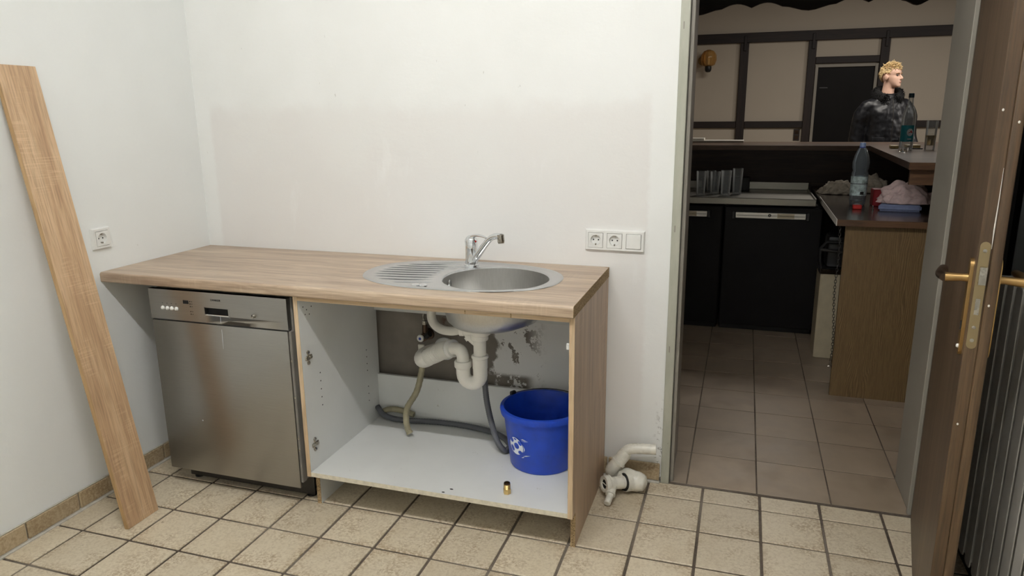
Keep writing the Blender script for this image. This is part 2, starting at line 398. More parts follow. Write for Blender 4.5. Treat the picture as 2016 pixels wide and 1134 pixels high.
def text(name, s, size, mat, parent, m):
    cu = bpy.data.curves.new(name, 'FONT'); cu.body = s; cu.size = size; cu.extrude = .0003; cu.align_x = 'CENTER'; cu.align_y = 'CENTER'; cu.space_character = 1.25
    t = bpy.data.objects.new(name, cu); COL.objects.link(t)
    me = bpy.data.meshes.new_from_object(t.evaluated_get(bpy.context.evaluated_depsgraph_get()))
    bpy.data.objects.remove(t); bm = nb(); bm.from_mesh(me); bm.transform(m)
    return obj(name, bm, mat, parent, sharp=0)

# ------------------------------------------------------------------ room shell
bm = nb(); box(bm, -.2, 3.5, -4.0, .0, -.06, -.004)
floor = smesh('floor', bm, 'grout', 'kitchen floor of beige speckled square tiles with dark joints', 'floor')
P_, OX, OY, J = .2095, .9705, -.5279, .0095
def tile_bm(w, d, h=.004, off=.0):
    return box(nb(), -w/2, w/2, -d/2, d/2, -.003, h-.0, off, 1)
cache = {}
def add_tile(par, x0, x1, y0, y1, mat, name='tile', top=0.0, tilt=.0):
    key = (round(x1-x0, 4), round(y1-y0, 4), mat)
    if key not in cache:
        b = tile_bm(x1-x0, y1-y0, .004, .0018 if mat == 'tile' else .0007); o = obj(name, b, mat, par, local=True); cache[key] = o.data
    else:
        o = bpy.data.objects.new(name, cache[key]); COL.objects.link(o); o.parent = par
    o.location = ((x0+x1)/2, (y0+y1)/2, -.004+top + random.uniform(-.0006, .0004))
    o.rotation_euler = (random.gauss(0, .0012), random.gauss(0, .0012), random.gauss(0, .002)); return o
far = nb()
for i in range(-5, 12):
    for j in range(-17, 3):
        x0 = OX+i*P_+J/2; x1 = OX+(i+1)*P_-J/2; y0 = OY+j*P_+J/2; y1 = OY+(j+1)*P_-J/2
        x0 = max(x0, .012); x1 = min(x1, 3.074); y1 = min(y1, -.006)
        if x1-x0 < .02 or y1-y0 < .02: continue
        if j >= -6: add_tile(floor, x0, x1, y0, y1, 'tile')
        else: box(far, x0, x1, y0, y1, -.006, -.0005)
tag(obj('tile_field', far, 'tile', floor), kind='stuff')
bm = nb(); box(bm, .3, 6.2, .0, 7.3, -.06, -.0012)
floor_b = smesh('floor', bm, 'grout', 'bar room floor of taupe stone tiles beyond the doorway', 'floor')
PB, BX, BY, JB = .2645, 2.427, .2930, .0055
xs = [BX + k*PB for k in range(-4, 6)]; ys = [.010] + [BY + k*PB for k in range(0, 10)]
for a, b in zip(xs, xs[1:]):
    for c, d in zip(ys, ys[1:]):
        add_tile(floor_b, a+JB/2, b-JB/2, c+JB/2, d-JB/2, 'tile_bar')
far = nb()
for i in range(-8, 14):
    for j in range(9, 26):
        a = BX+i*PB; c = BY+j*PB
        if a < .31 or c > 7.0: continue
        box(far, a+JB/2, a+PB-JB/2, c+JB/2, c+PB-JB/2, -.006, -.0005)
tag(obj('tile_field', far, 'tile_bar', floor_b), kind='stuff')

bm = nb(); box(bm, -.2, 0, -4.0, .27, -.06, 2.99)
smesh('wall_left', bm, 'wall', 'smooth white painted side wall behind the leaning board', 'wall')
bm = nb()
box(bm, 0, 2.068, 0, .27, -.06, 2.99); box(bm, 2.987, 3.5, 0, .27, -.06, 2.99); box(bm, 2.068, 2.987, 0, .27, 2.05, 2.99)
smesh('wall_back', bm, 'wall_back', 'patchy white plaster wall behind the sink with a cream unpainted field', 'wall')
# right wall with a window opening above the radiator
bm = nb(); XW = 3.082; wy0, wy1, wz0, wz1 = -1.75, -.02, .09, 2.2
for b in ((XW, XW+.3, -4.0, wy0, -.06, 2.99), (XW, XW+.3, wy1, 0, -.06, 2.99), (XW, XW+.3, wy0, wy1, -.06, wz0), (XW, XW+.3, wy0, wy1, wz1, 2.99)): box(bm, *b)
smesh('wall_right', bm, 'wall', 'white wall with the window and radiator beside the open door', 'wall')
bm = nb(); box(bm, 0, 3.082, -4.15, -4.0, -.06, 2.99)
smesh('wall_front', bm, 'wall', 'white kitchen wall behind the viewer', 'wall')
bm = nb(); box(bm, -.2, 3.5, -4.15, .1, 2.94, 3.06)
smesh('ceiling', bm, 'ceiling', 'white kitchen ceiling', 'ceiling')
w = struct('window_1', 'dark night window above the radiator', 'window', (XW+.02, -.9, wz0))
bm = nb()
for b in ((wy0+.002, wy1-.002, wz0+.002, wz0+.05), (wy0+.002, wy1-.002, wz1-.05, wz1-.002), (wy0+.002, wy0+.05, wz0+.05, wz1-.05), (wy1-.03, wy1-.002, wz0+.05, wz1-.05)): box(bm, XW+.012, XW+.06, *b)
obj('window_frame', bm, 'hole', w); bm = nb(); box(bm, XW+.030, XW+.038, wy0+.05, wy1-.03, wz0+.05, wz1-.05); obj('pane', bm, 'glass_dark', w)

# skirting tiles
bl = struct('baseboard_left', 'row of brown-beige skirting tiles along the side wall', 'baseboard')
yy = [-.008, -.215, -.425, -.632, -.845, -1.055, -1.262, -1.47, -1.68]
for a, b in zip(yy[1:], yy): obj('skirting_tile', box(nb(), .0005, .012, a+.003, b-.003, .006, .070, .0025, 1), 'tile_base', bl)
obj('joint_strip', box(nb(), .0005, .022, -1.68, -.002, -.004, .0062, .003, 1), 'sealant', bl)
obj('joint_cap', box(nb(), .0005, .0075, -1.68, -.002, .0695, .0745, .002, 1), 'sealant', bl)
bb = struct('baseboard_back', 'short run of skirting tiles between sink cabinet and door frame', 'baseboard')
xx = [1.853, 2.058]
obj('skirting_tile', box(nb(), 1.853, 2.057, -.012, -.0005, .008, .079, .0025, 1), 'tile_base', bb)
obj('skirting_tile', box(nb(), 1.645, 1.848, -.012, -.0005, .008, .079, .0025, 1), 'tile_base', bb)
obj('joint_strip', box(nb(), 1.645, 2.06, -.020, -.0005, -.004, .0075, .003, 1), 'sealant', bb)

# door frame (steel)
fr = struct('trim_1', 'chipped grey-green steel door frame', 'door frame')
for s, x0 in ((1, 2.064), (-1, 2.991)):
    def bx(b, u0, u1, *r, bev=.002):
        a, c = sorted((x0+s*u0, x0+s*u1)); box(b, a, c, *r, bev, 1)
    b = nb(); bx(b, -.001, .031, -.013, .002, .0, 2.08); obj('casing', b, 'frame', fr)
    b = nb(); bx(b, .028, .032, .002, .030, .0, 2.06); obj('rebate', b, 'seal', fr)
    b = nb(); bx(b, .032, .046, .012, .032, .0, 2.06); obj('seal_strip', b, 'frame_in', fr)
    b = nb(); bx(b, -.004, .038, .030, .29, .0, 2.06); obj('jamb', b, 'frame_in', fr)
obj('casing_head', box(nb(), 2.095, 2.960, -.013, .002, 2.05, 2.08, .002, 1), 'frame', fr)
obj('jamb_head', box(nb(), 2.102, 2.953, .030, .29, 2.02, 2.06, .002, 1), 'frame_in', fr)
for z in (.56, 1.02, 1.72):
    obj('frame_slot', box(nb(), 2.073, 2.077, -.0142, -.0125, z-.012, z+.012), 'frame_in', fr)

# door leaf, swung open towards the viewer
d = struct('door_1', 'worn dark brown wooden door standing open with brass lever handles', 'door', (2.966, -.012, 0), R(80))
def dl(name, b, mat, par=None): return obj(name, b, mat, par or d, local=True)
leaf = dl('leaf', box(nb(), -.862, -.012, -.012, .014, .006, 2.02, .0015, 1), 'door')
dl('lip', box(nb(), -.874, -.004, -.033, -.012, .012, 2.032, .003, 2), 'door_edge')
dl('edge_band', box(nb(), -.8635, -.862, -.0115, .0135, .006, 2.02), 'door_edge')
lp = nb(); pr = [(-.0095, .905+.0095)] 
def stad(w, z0, z1, n=8):
    out = []
    for k in range(n+1): a = PI*k/n; out.append((w*math.cos(a), z1-w+w*math.sin(a)))
    for k in range(n+1): a = PI+PI*k/n; out.append((w*math.cos(a), z0+w+w*math.sin(a)))
    return out
prism(lp, [(u+.001, v) for u, v in stad(.010, .905, 1.150)], 'x', -.8655, -.863)
lock = dl('lock_plate', lp, 'brass_dull')
dl('latch_bolt', prism(nb(), [(-.008, 1.055), (.006, 1.055), (.006, 1.095), (-.008, 1.095)], 'x', -.876, -.8645), 'nickel', lock)
dl('deadbolt', box(nb(), -.8675, -.8645, -.004, .005, .985, 1.022), 'nickel', lock)
for z in (1.130, .955, .925):
    dl('screw', lathe(nb(), [(0, .0), (.0042, 0), (.0042, .0012), (0, .002)], 12, Tm(-.8655, .001, z) @ Rm('Y', -PI/2)), 'nickel', lock)
dl('paint_streak', tube(nb(), spl([(-.8640, -.0105, 1.135), (-.8642, -.0100, 1.18), (-.8638, -.0106, 1.24), (-.8640, -.0104, 1.31)], 5), [.0005, .0016, .0010, .0004], 6), 'paper', leaf)
for y_, z_ in ((-.024, 1.405), (.006, 1.43), (-.02, 1.01), (.004, .72)): dl('paint_spot', ball(nb(), (-.8745 if y_ < -.012 else -.8640, y_, z_), (.0008, .0022, .003), 8), 'paper', leaf)
for s, face in ((1, .014), (-1, -.033)):
    pl = nb(); a, b_ = sorted((face, face+s*.007))
    prism(pl, [(u-.815, v) for u, v in stad(.019, .875, 1.105)], 'y', a, b_)
    hp = dl('handle_plate', pl, 'brass')
    dl('handle_neck', tube(nb(), [(-.815, face+s*.005, 1.058), (-.815, face+s*.018, 1.058), (-.815, face+s*.052, 1.056)], [.010, .009, .011], 14), 'brass', hp)
    dl('lever', tube(nb(), spl([(-.822, face+s*.052, 1.056), (-.79, face+s*.058, 1.057), (-.75, face+s*.054, 1.058), (-.705, face+s*.050, 1.056)], 6), [.012, .013, .012, .010], 14, sq=.8), 'brass' if s < 0 else 'bronze', hp)
    dl('keyhole', box(nb(), -.8205, -.8095, *sorted((face+s*.0065, face+s*.0085)), .935, .955), 'hole', hp)
dl('keyhole_screw', lathe(nb(), [(0, 0), (.005, 0), (.004, .004), (0, .005)], 12, Tm(-.815, .021, .895) @ Rm('X', -PI/2)), 'white_plastic', leaf)

# radiator on the right wall
ra = thing('radiator', 'white ribbed radiator under the dark window, half hidden by the open door', 'radiator', (3.030, -.6, 0))
def rib():
    b = nb(); z0, z1 = .13, .985
    out = []
    for cy, cz, a0 in ((.012, z1-.012, 0), (-.012, z1-.012, PI/2), (-.012, z0+.012, PI), (.012, z0+.012, 1.5*PI)):
        for k in range(5): a = a0+PI/2*k/4; out.append((cy+.0115*math.cos(a), cz+.0115*math.sin(a)))
    prism(b, out, 'x', 2.9975, 3.0005)
    box(b, 3.0005, 3.060, -.0013, .0013, z0+.01, z1-.01)
    prism(b, [(y, z) for y, z in out], 'x', 3.060, 3.0625)
    return b
b = rib(); b.transform(Tm(0, -.345, 0)); r0 = obj('rib', b, 'radiator', ra)
for k in range(1, 15):
    o = r0.copy(); COL.objects.link(o); o.parent = ra; o.location = (0, -.066*k, 0)
for z in (.17, .93): obj('header_pipe', tube(nb(), [(3.030, -.31, z), (3.030, -1.30, z)], .017, 12), 'radiator', ra)
for y in (-.51, -1.105): obj('bracket', box(nb(), 3.030, 3.0815, y-.012, y+.012, .045, .085), 'radiator', ra); obj('stand', box(nb(), 3.020, 3.040, y-.012, y+.012, -.001, .15), 'radiator', ra)
# ceiling lamp of the kitchen: a tube in the middle of the room
lamp = thing('ceiling_lamp', 'long tube lamp on the kitchen ceiling', 'lamp', (1.75, -1.98, 2.94))
obj('housing', box(nb(), .95, 2.55, -2.03, -1.93, 2.895, 2.939, .006), 'white_plastic', lamp)
for x in (.98, 2.52): obj('socket', box(nb(), x-.012, x+.012, -1.998, -1.962, 2.825, 2.896, .004), 'white_plastic', lamp)
g = G('tube_light', .4); g.b.inputs['Emission Color'].default_value = (1, .99, .978, 1); g.b.inputs['Emission Strength'].default_value = TUBE_EMISSION
M['tube'] = g.m
obj('tube', tube(nb(), [(.992, -1.98, 2.845), (2.508, -1.98, 2.845)], .019, 14), 'tube', lamp)

# ------------------------------------------------------------------ worktop, sink cabinet, dishwasher
ZT, ZB, YF = .863, .825, -.605
wt = thing('worktop', 'oak-look laminate worktop with rounded front edge and raw right end', 'worktop', (.92, -.3, ZB))
SX, SY = 1.348, -.287
def sink_outline(k=0., n=72):
    out = []
    for i in range(n):
        t = 2*PI*i/n; c, s_ = math.cos(t), math.sin(t); p = 2/2.35
        out.append((SX + (.372+k)*math.copysign(abs(c)**p, c), SY + (.235+k)*math.copysign(abs(s_)**p, s_)))
    return out
b = nb()
# top slab with an opening for the sink: front profile swept, cut by bridging outline to opening
hole = sink_outline(-.015)
L0, L1 = .002, 1.836
def slab(b, ytop_front):
    # top and bottom faces with opening
    for z in (ZT, ZB):
        outer = []
        y0, y1 = ytop_front, -.002
        n = len(hole)
        ov = []
        for (hx, hy) in hole:
            dx, dy = hx-SX, hy-SY
            ts = []
            if dx > 1e-9: ts.append((L1-SX)/dx)
            if dx < -1e-9: ts.append((L0-SX)/dx)
            if dy > 1e-9: ts.append((y1-SY)/dy)
            if dy < -1e-9: ts.append((y0-SY)/dy)
            t = min(ts); ov.append((SX+dx*t, SY+dy*t))
        H = [b.verts.new((x, y, z)) for x, y in hole]; O = [b.verts.new((x, y, z)) for x, y in ov]
        for i in range(n):
            k = (i+1) % n; b.faces.new((H[i], H[k], O[k], O[i]))
        # corners
        for cx, cy in ((L0, y0), (L1, y0), (L0, y1), (L1, y1)):
            for i in range(n):
                k = (i+1) % n; (ax, ay), (bx_, by) = ov[i], ov[k]
                if (abs(ax-cx) < 1e-6 and abs(by-cy) < 1e-6) or (abs(bx_-cx) < 1e-6 and abs(ay-cy) < 1e-6):
                    if abs(ax-bx_) > 1e-6 and abs(ay-by) > 1e-6: b.faces.new((O[i], O[k], b.verts.new((cx, cy, z))))
        if z == ZT: H1 = H
        else:
            for i in range(n): k = (i+1) % n; b.faces.new((H1[i], H1[k], H[k], H[i]))
slab(b, YF+.016)
prof = [(YF+.016, ZT)] + [(YF+.009-.009*math.sin(PI/2*k/6), ZT-.009+.009*math.cos(PI/2*k/6)) for k in range(0, 7)] + [(YF+.006-.006*math.cos(PI/2*k/4), ZB+.006-.006*math.sin(PI/2*k/4)) for k in range(0, 5)] + [(YF+.016, ZB)]
A = [[b.verts.new((x, y, z)) for y, z in prof] for x in (L0, L1)]
for k in range(len(prof)-1): b.faces.new((A[0][k], A[0][k+1], A[1][k+1], A[1][k]))
for y in (-.002,):
    q = [b.verts.new(p) for p in ((L0, y, ZB), (L1, y, ZB), (L1, y, ZT), (L0, y, ZT))]; b.faces.new(q)
bmesh.ops.remove_doubles(b, verts=b.verts, dist=1e-5)
obj('top', b, 'top_oak', wt, sharp=30)
for x, nm in ((L1, 'raw_edge'), (L0, 'wall_edge')):
    b = nb(); s = .0006 if x == L1 else -.0006
    prism(b, prof + [(-.002, ZB), (-.002, ZT)], 'x', x, x+s)
    o = obj(nm, b, 'chip', wt)
    if x == L1: o['label'] = 'raw chipboard end of the worktop'

CX0, CX1, CY0, CY1, CZ0 = .831, 1.836, -.582, -.03, .132
cab = thing('sink_cabinet', 'open-front white sink cabinet with oak right side panel and no doors', 'cabinet', (1.33, -.3, 0))
lpn = obj('side_panel', box(nb(), CX0, CX0+.016, CY0, CY1, CZ0, ZB-.0005), 'melamine', cab)
obj('edge_band', box(nb(), CX0-.0002, CX0+.0162, CY0-.0012, CY0+.0004, CZ0, ZB-.001), 'edge_band', lpn)
for row_y in (-.475, -.13):
    for z in ((.255, .287, .319, .351, .383) if row_y < -.3 else (.255, .287, .319, .39, .42, .45, .48)):
        obj('shelf_hole', lathe(nb(), [(0, 0), (.0028, 0), (.0028, .0004), (0, .0004)], 8, Tm(CX0+.016, row_y, z+.12 if row_y < -.3 else z) @ Rm('Y', PI/2)), 'hole', lpn)
for y, z in ((-.55, .775), (-.53, .76), (-.54, .745), (-.50, .765), (-.515, .74)):
    obj('shelf_hole', lathe(nb(), [(0, 0), (.0025, 0), (.0025, .0004), (0, .0004)], 8, Tm(CX0+.016, y, z) @ Rm('Y', PI/2)), 'hole', lpn)
def hinge(y, z, x, s, par):
    b = nb()
    box(b, *sorted((x, x+s*.006)), y-.018, y+.022, z-.008, z+.008, .002, 1)
    box(b, *sorted((x, x+s*.004)), y-.006, y+.006, z-.027, z+.027, .002, 1)
    for dz in (-.02, .02): lathe(b, [(0, 0), (.0065, 0), (.0065, .006), (.003, .008), (0, .008)], 12, Tm(x, y, z+dz) @ Rm('Y', s*PI/2))
    lathe(b, [(0, 0), (.006, 0), (.006, .010), (0, .011)], 12, Tm(x, y+.01, z) @ Rm('Y', s*PI/2))
    return obj('hinge_plate', b, 'nickel', par)
hinge(-.545, .585, CX0+.016, 1, lpn); hinge(-.545, .247, CX0+.016, 1, lpn)
rp = nb()   # right panel runs to the floor with a small toe recess
prism(rp, [(CY0, ZB-.0005), (CY0, CZ0), (CY0+.045, CZ0), (CY0+.045, .0), (-.008, .0), (-.008, ZB-.0005)], 'x', CX1-.016, CX1)
rpo = obj('side_panel', rp, 'side_oak', cab); rpo['label'] = 'oak-look outer side panel reaching the floor'
obj('inner_face', box(nb(), CX1-.0166, CX1-.0161, CY0+.002, CY1, CZ0, ZB-.002), 'melamine', rpo)
obj('edge_band', box(nb(), CX1-.0165, CX1+.0002, CY0-.0012, CY0+.0002, CZ0, ZB-.001), 'edge_band', rpo)
obj('raw_toe_edge', box(nb(), CX1-.0163, CX1+.0002, CY0+.0445, CY0+.0455, .001, CZ0), 'chip', rpo)
hinge(-.545, .60, CX1-.0166, -1, rpo); hinge(-.545, .20, CX1-.0166, -1, rpo)
sh = obj('bottom_shelf', box(nb(), CX0+.0165, CX1-.0170, CY0+.0005, CY1-.002, CZ0+.001, .150), 'melamine', cab)
obj('edge_band', box(nb(), CX0+.0166, CX1-.0172, CY0-.0008, CY0+.0008, CZ0+.001, .1498), 'melamine_edge', sh)
for x, y, r_ in ((1.392, -.545, .0045), (1.372, -.572, .004)):
    obj('screw_hole', lathe(nb(), [(0, 0), (r_, 0), (r_, .0005), (0, .0005)], 10, Tm(x, y, .1501) @ Matrix.Diagonal((1.5, .8, 1, 1))), 'hole', sh)
obj('front_rail', box(nb(), CX0+.0165, CX1-.017, CY0+.001, CY0+.09, ZB-.0185, ZB-.001, .0008, 1), 'melamine', cab)
obj('rail_edge_band', box(nb(), CX0+.0165, CX1-.017, CY0-.0006, CY0+.001, ZB-.0188, ZB-.001), 'edge_band_x', cab)
obj('back_panel', box(nb(), CX0+.0165, CX1-.017, -.046, -.032, .1505, .345), 'melamine', cab)
obj('back_rail', box(nb(), CX0+.0165, CX1-.017, -.046, -.032, .632, ZB-.002), 'melamine', cab)
for x in (1.475, 1.63): obj('rail_slot', box(nb(), x-.002, x+.002, CY0-.0011, CY0-.0004, ZB-.0185, ZB-.004), 'chip', cab)
obj('wall_bracket', box(nb(), CX1-.034, CX1-.0168, -.60+.05, -.545, .705, .727, .002, 1), 'white_plastic', cab)
tb = obj('toe_board', box(nb(), .838, .854, -.54, -.06, .0, CZ0-.0005), 'melamine', cab)
obj('raw_toe_edge', box(nb(), .8379, .8541, -.541, -.5395, .0, CZ0-.001), 'chip', tb)

dw = thing('dishwasher', 'built-in dishwasher with brushed steel front under the worktop', 'dishwasher', (.51, -.3, 0))
DY = -.586
obj('body', box(nb(), .218, .812, DY+.022, -.04, .105, .812, .004), 'grey_trim', dw)
dp = obj('door_panel', box(nb(), .204, .800, DY, DY+.02, .078, .690, .003), 'dw_steel', dw)
cp = nb(); x0, x1, z0, z1 = .205, .806, .696, .811
rx0, rx1, rz0, rz1 = .453, .560, .725, .754
zs = [z0, rz0, rz1, z1]; xs_ = [x0, rx0, rx1, x1]
for i in range(3):
    for j in range(3):
        if i == 1 and j == 1: continue
        box(cp, xs_[i], xs_[i+1], DY-.002, DY+.02, zs[j], zs[j+1])
bmesh.ops.remove_doubles(cp, verts=cp.verts, dist=1e-6)
cpo = obj('control_panel', cp, 'dw_steel', dw)
rc = nb(); prism(rc, [(DY-.0025, rz0), (DY+.019, rz0+.004), (DY+.019, rz1), (DY+.012, rz1), (DY+.012, rz0+.008), (DY-.0025, rz0+.003)], 'x', rx0, rx1)
obj('handle_recess', box(nb(), rx0, rx1, DY+.0145, DY+.019, rz0, rz1), 'hole', cpo)
obj('handle_lip', box(nb(), rx0, rx1, DY-.0022, DY+.010, rz0-.001, rz0+.004, .001, 1), 'chrome', cpo)
obj('handle_frame', box(nb(), rx0-.003, rx0+.002, DY-.0035, DY+.01, rz0-.003, rz1+.002), 'dw_steel', cpo)
obj('handle_frame', box(nb(), rx1-.002, rx1+.003, DY-.0035, DY+.01, rz0-.003, rz1+.002), 'dw_steel', cpo)
obj('seam_strip', box(nb(), .205, .804, DY+.006, DY+.018, .6895, .6965), 'grey_led', dw)
for x in (.265, .286, .306, .327):
    obj('button', lathe(nb(), [(0, .007), (.0045, .0062), (.0075, .002), (.0078, 0), (0, 0)], 16, Tm(x, DY-.002, .740) @ Rm('X', PI/2)), 'white_plastic', cpo)
    obj('button_mark', box(nb(), x-.0022, x+.0022, DY-.0024, DY-.0015, .757, .7595), 'grey_led', cpo)
obj('display', box(nb(), .360, .385, DY-.0028, DY-.001, .762, .7755, .0006, 1), 'hole', cpo)
for z in (.772, .763, .753, .734, .724):
    obj('indicator', lathe(nb(), [(0, .0008), (.0022, .0006), (.0022, 0), (0, 0)], 10, Tm(.3915, DY-.002, z) @ Rm('X', PI/2)), 'hole', cpo)
    obj('indicator_mark', box(nb(), .397, .402, DY-.0023, DY-.0015, z-.0012, z+.0012), 'grey_led', cpo)
kn = obj('dial', lathe(nb(), [(0, .012), (.006, .011), (.0075, .004), (.008, 0), (0, 0)], 18, Tm(.667, DY-.002, .738) @ Rm('X', PI/2)), 'nickel', cpo)
obj('dial_mark', box(nb(), .6662, .6678, DY-.0145, DY-.0135, .738, .7455), 'hole', kn)
text('lettering', 'ZANKER', .0098, 'hole', cpo, Tm(.506, DY-.0026, .7845) @ Rm('X', PI/2))
obj('side_trim', box(nb(), .8005, .8105, DY+.004, DY+.03, .10, .69, .002, 1), 'grey_trim', dw)
for z in (.58, .44, .28, .235):
    obj('screw', lathe(nb(), [(0, .002), (.0035, .0015), (.004, 0), (0, 0)], 10, Tm(.8055, DY+.004, z) @ Rm('X', PI/2)), 'nickel', dw)
obj('kick_plate', box(nb(), .225, .808, DY+.075, DY+.082, .012, .105), 'dark_metal', dw)
for x, y in ((.25, -.49), (.78, -.49), (.25, -.09), (.78, -.09)):
    obj('foot', lathe(nb(), [(0, 0), (.019, 0), (.019, .008), (.007, .012), (.007, .108), (0, .108)], 14, Tm(x, y, -.0003)), 'black', dw)
obj('scratch', tube(nb(), [(.5195, DY-.0003, .675), (.5185, DY-.0003, .64), (.5175, DY-.0003, .60)], [.0006, .0008, .0003], 5), 'print_white', dp)
obj('scratch', tube(nb(), [(.521, DY-.0023, .724), (.5205, DY-.0023, .70)], .0006, 5), 'print_white', dp)
obj('dent', lathe(nb(), [(0, .0006), (.003, 0), (0, 0)], 8, Tm(.385, DY-.0003, .30) @ Rm('X', PI/2)), 'print_white', dp)

# ------------------------------------------------------------------ sink and faucet
sk = thing('sink', 'oval stainless steel sink with round bowl and ribbed drainboard', 'sink', (SX, SY, ZT))
BXc, BYc, BR = 1.486, -.307, .192
b = nb(); n = 72
bowl_rim = [(BXc+BR*math.cos(2*PI*i/n), BYc+BR*math.sin(2*PI*i/n)) for i in range(n)]
def ring(pts, z): return [b.verts.new((x, y, z)) for x, y in pts]
def bridge(a, c):
    m = len(a)
    for i in range(m): k = (i+1) % m; b.faces.new((a[i], a[k], c[k], c[i]))
R0 = ring(sink_outline(.0), ZT+.0006); R1 = ring(sink_outline(-.003), ZT+.0042); R2 = ring(sink_outline(-.013), ZT+.0052); R3 = ring(sink_outline(-.022), ZT+.0022)
bridge(R0, R1); bridge(R1, R2); bridge(R2, R3)
# deck between the raised rim and the bowl rim, as a fine polar patch
inner = sink_outline(-.022); prev = R3; K = 34
bowl_dir = []
for (x, y) in inner:
    a = math.atan2(y-BYc, x-BXc); bowl_dir.append((BXc+(BR+.012)*math.cos(a), BYc+(BR+.012)*math.sin(a)))
def deck_z(x, y):
    z = ZT+.0022
    # drainboard: fan of shallow ribs on the left
    dx, dy = x-1.70, y+.29
    if x < 1.245:
        e = ((x-1.12)/.165)**2 + ((y+.285)/.185)**2
        if e < 1:
            a = math.atan2(y+.20, 1.75-x)
            f = min(1, (1-e)*5)
            z += -.0008*f
    return z
for k in range(1, K+1):
    t = k/K; cur = []
    for (ax, ay), (bx_, by) in zip(inner, bowl_dir):
        x, y = ax+(bx_-ax)*t, ay+(by-ay)*t; cur.append(b.verts.new((x, y, deck_z(x, y))))
    bridge(prev, cur); prev = cur
def bring(r, z):
    return [b.verts.new((BXc+r*math.cos(math.atan2(y-BYc, x-BXc)), BYc+r*math.sin(math.atan2(y-BYc, x-BXc)), z)) for x, y in bowl_dir]
last = prev
for r, z in ((BR+.006, ZT+.0036), (BR+.001, ZT+.0030), (BR-.003, ZT-.002)):
    c = bring(r, z); bridge(last, c); last = c
bmesh.ops.recalc_face_normals(b, faces=b.faces)
obj('drainboard', b, 'sink_steel', sk, sharp=50)
for k in range(10):
    t = k/9; ye = -.455+.33*t; yr = -.425+.345*t
    xl = SX-.337*(1-min(1, abs((ye-SY)/.198))**2.35)**(1/2.35); xr = BXc-math.sqrt(max(.0, (BR+.028)**2-(yr-BYc)**2))
    if t > .85: xr = min(xr, 1.285)
    obj('drain_rib', tube(nb(), spl([(xl, ye, ZT+.0005), (xl+.03, ye+(yr-ye)*.2, ZT+.0025), ((xl+xr)/2, (ye+yr)/2, ZT+.003), (xr-.02, yr, ZT+.0025), (xr, yr, ZT+.0005)], 4), [.003, .0062, .0066, .0062, .003], 10, sq=.30), 'sink_steel', sk)
DX, DYY = 1.432, -.292
b = nb()
prof_b = [(1.0, 0, -.002), (.995, 0, -.03), (.985, 0, -.07), (.95, .1, -.11), (.86, .3, -.145), (.68, .6, -.168), (.45, .85, -.178), (.24, 1, -.181)]
rings = []
for kk, (fr_, sh_, dz) in enumerate(prof_b + [(f_+.008, s_, z_-.0015) for f_, s_, z_ in prof_b[::-1]]):
    cx = BXc + (DX-BXc)*sh_; cy = BYc+(DYY-BYc)*sh_; rr = (BR-.003)*fr_
    rings.append([b.verts.new((cx+rr*math.cos(2*PI*i/48), cy+rr*math.sin(2*PI*i/48), ZT+dz)) for i in range(48)])
for a, c in zip(rings, rings[1:]):
    for i in range(48): k = (i+1) % 48; b.faces.new((a[i], a[k], c[k], c[i]))
obj('bowl', b, 'bowl_steel', sk, sharp=60)
obj('drain_strainer', lathe(nb(), [(0, -.004), (.012, -.004), (.014, 0), (.034, -.003), (.046, .002), (.047, -.002), (.045, -.006), (0, -.008)], 28, Tm(DX, DYY, ZT-.179)), 'chrome', sk)
for ox in (0, .027): obj('plug_cap', lathe(nb(), [(0, .004), (.012, .0035), (.0145, .001), (.0145, -.001), (0, -.001)], 18, Tm(1.257+ox, -.485+ox*.1, ZT+.0035)), 'chrome', sk)
obj('overflow_grille', lathe(nb(), [(0, .003), (.013, .002), (.016, 0), (0, 0)], 18, Tm(BXc-BR+.006, BYc+.02, ZT-.035) @ Rm('Y', PI/2)), 'chrome', sk)

FX, FY, FZ = 1.326, -.128, ZT+.002
fc = thing('faucet', 'chrome single-lever mixer tap on the back rim of the sink', 'faucet', (FX, FY, FZ))
obj('base_ring', lathe(nb(), [(0, 0), (.0275, 0), (.0275, .006), (.025, .009), (0, .009)], 28, Tm(FX, FY, FZ)), 'chrome', fc)
obj('body', lathe(nb(), [(0, .006), (.0245, .006), (.0245, .02), (.023, .028), (.0235, .07), (.024, .088), (.0225, .092), (0, .092)], 28, Tm(FX, FY, FZ)), 'chrome', fc)
SD = Vector((.90, -.43, 0))
def fp(u, z, s=0): return Vector((FX, FY, FZ)) + SD*u + Vector((-SD.y, SD.x, 0))*s + Vector((0, 0, z))
obj('spout', tube(nb(), spl([fp(.010, .020), fp(.04, .052), (fp(.075, .090)), fp(.105, .118), fp(.135, .130), fp(.160, .130)], 7), [.014, .0135, .012, .0115, .0115, .0125], 16), 'chrome', fc)
obj('aerator', tube(nb(), [fp(.157, .138), fp(.160, .112), fp(.1605, .106)], [.0125, .0135, .0115], 16), 'nickel', fc)
cap_ = obj('lever_cap', lathe(nb(), [(0, .119), (.010, .118), (.019, .112), (.0245, .102), (.0255, .093), (.0225, .0915), (0, .0915)], 28, Tm(FX, FY, FZ)), 'chrome', fc)
obj('lever', tube(nb(), spl([fp(-.012, .105), fp(.010, .116), fp(.035, .122), fp(.062, .121), fp(.082, .117)], 6), [.012, .0125, .0095, .0075, .0045], 14, sq=.55), 'chrome', fc)
obj('temperature_mark', ball(nb(), fp(.0245, .098), (.004, .004, .004)), 'red', cap_)

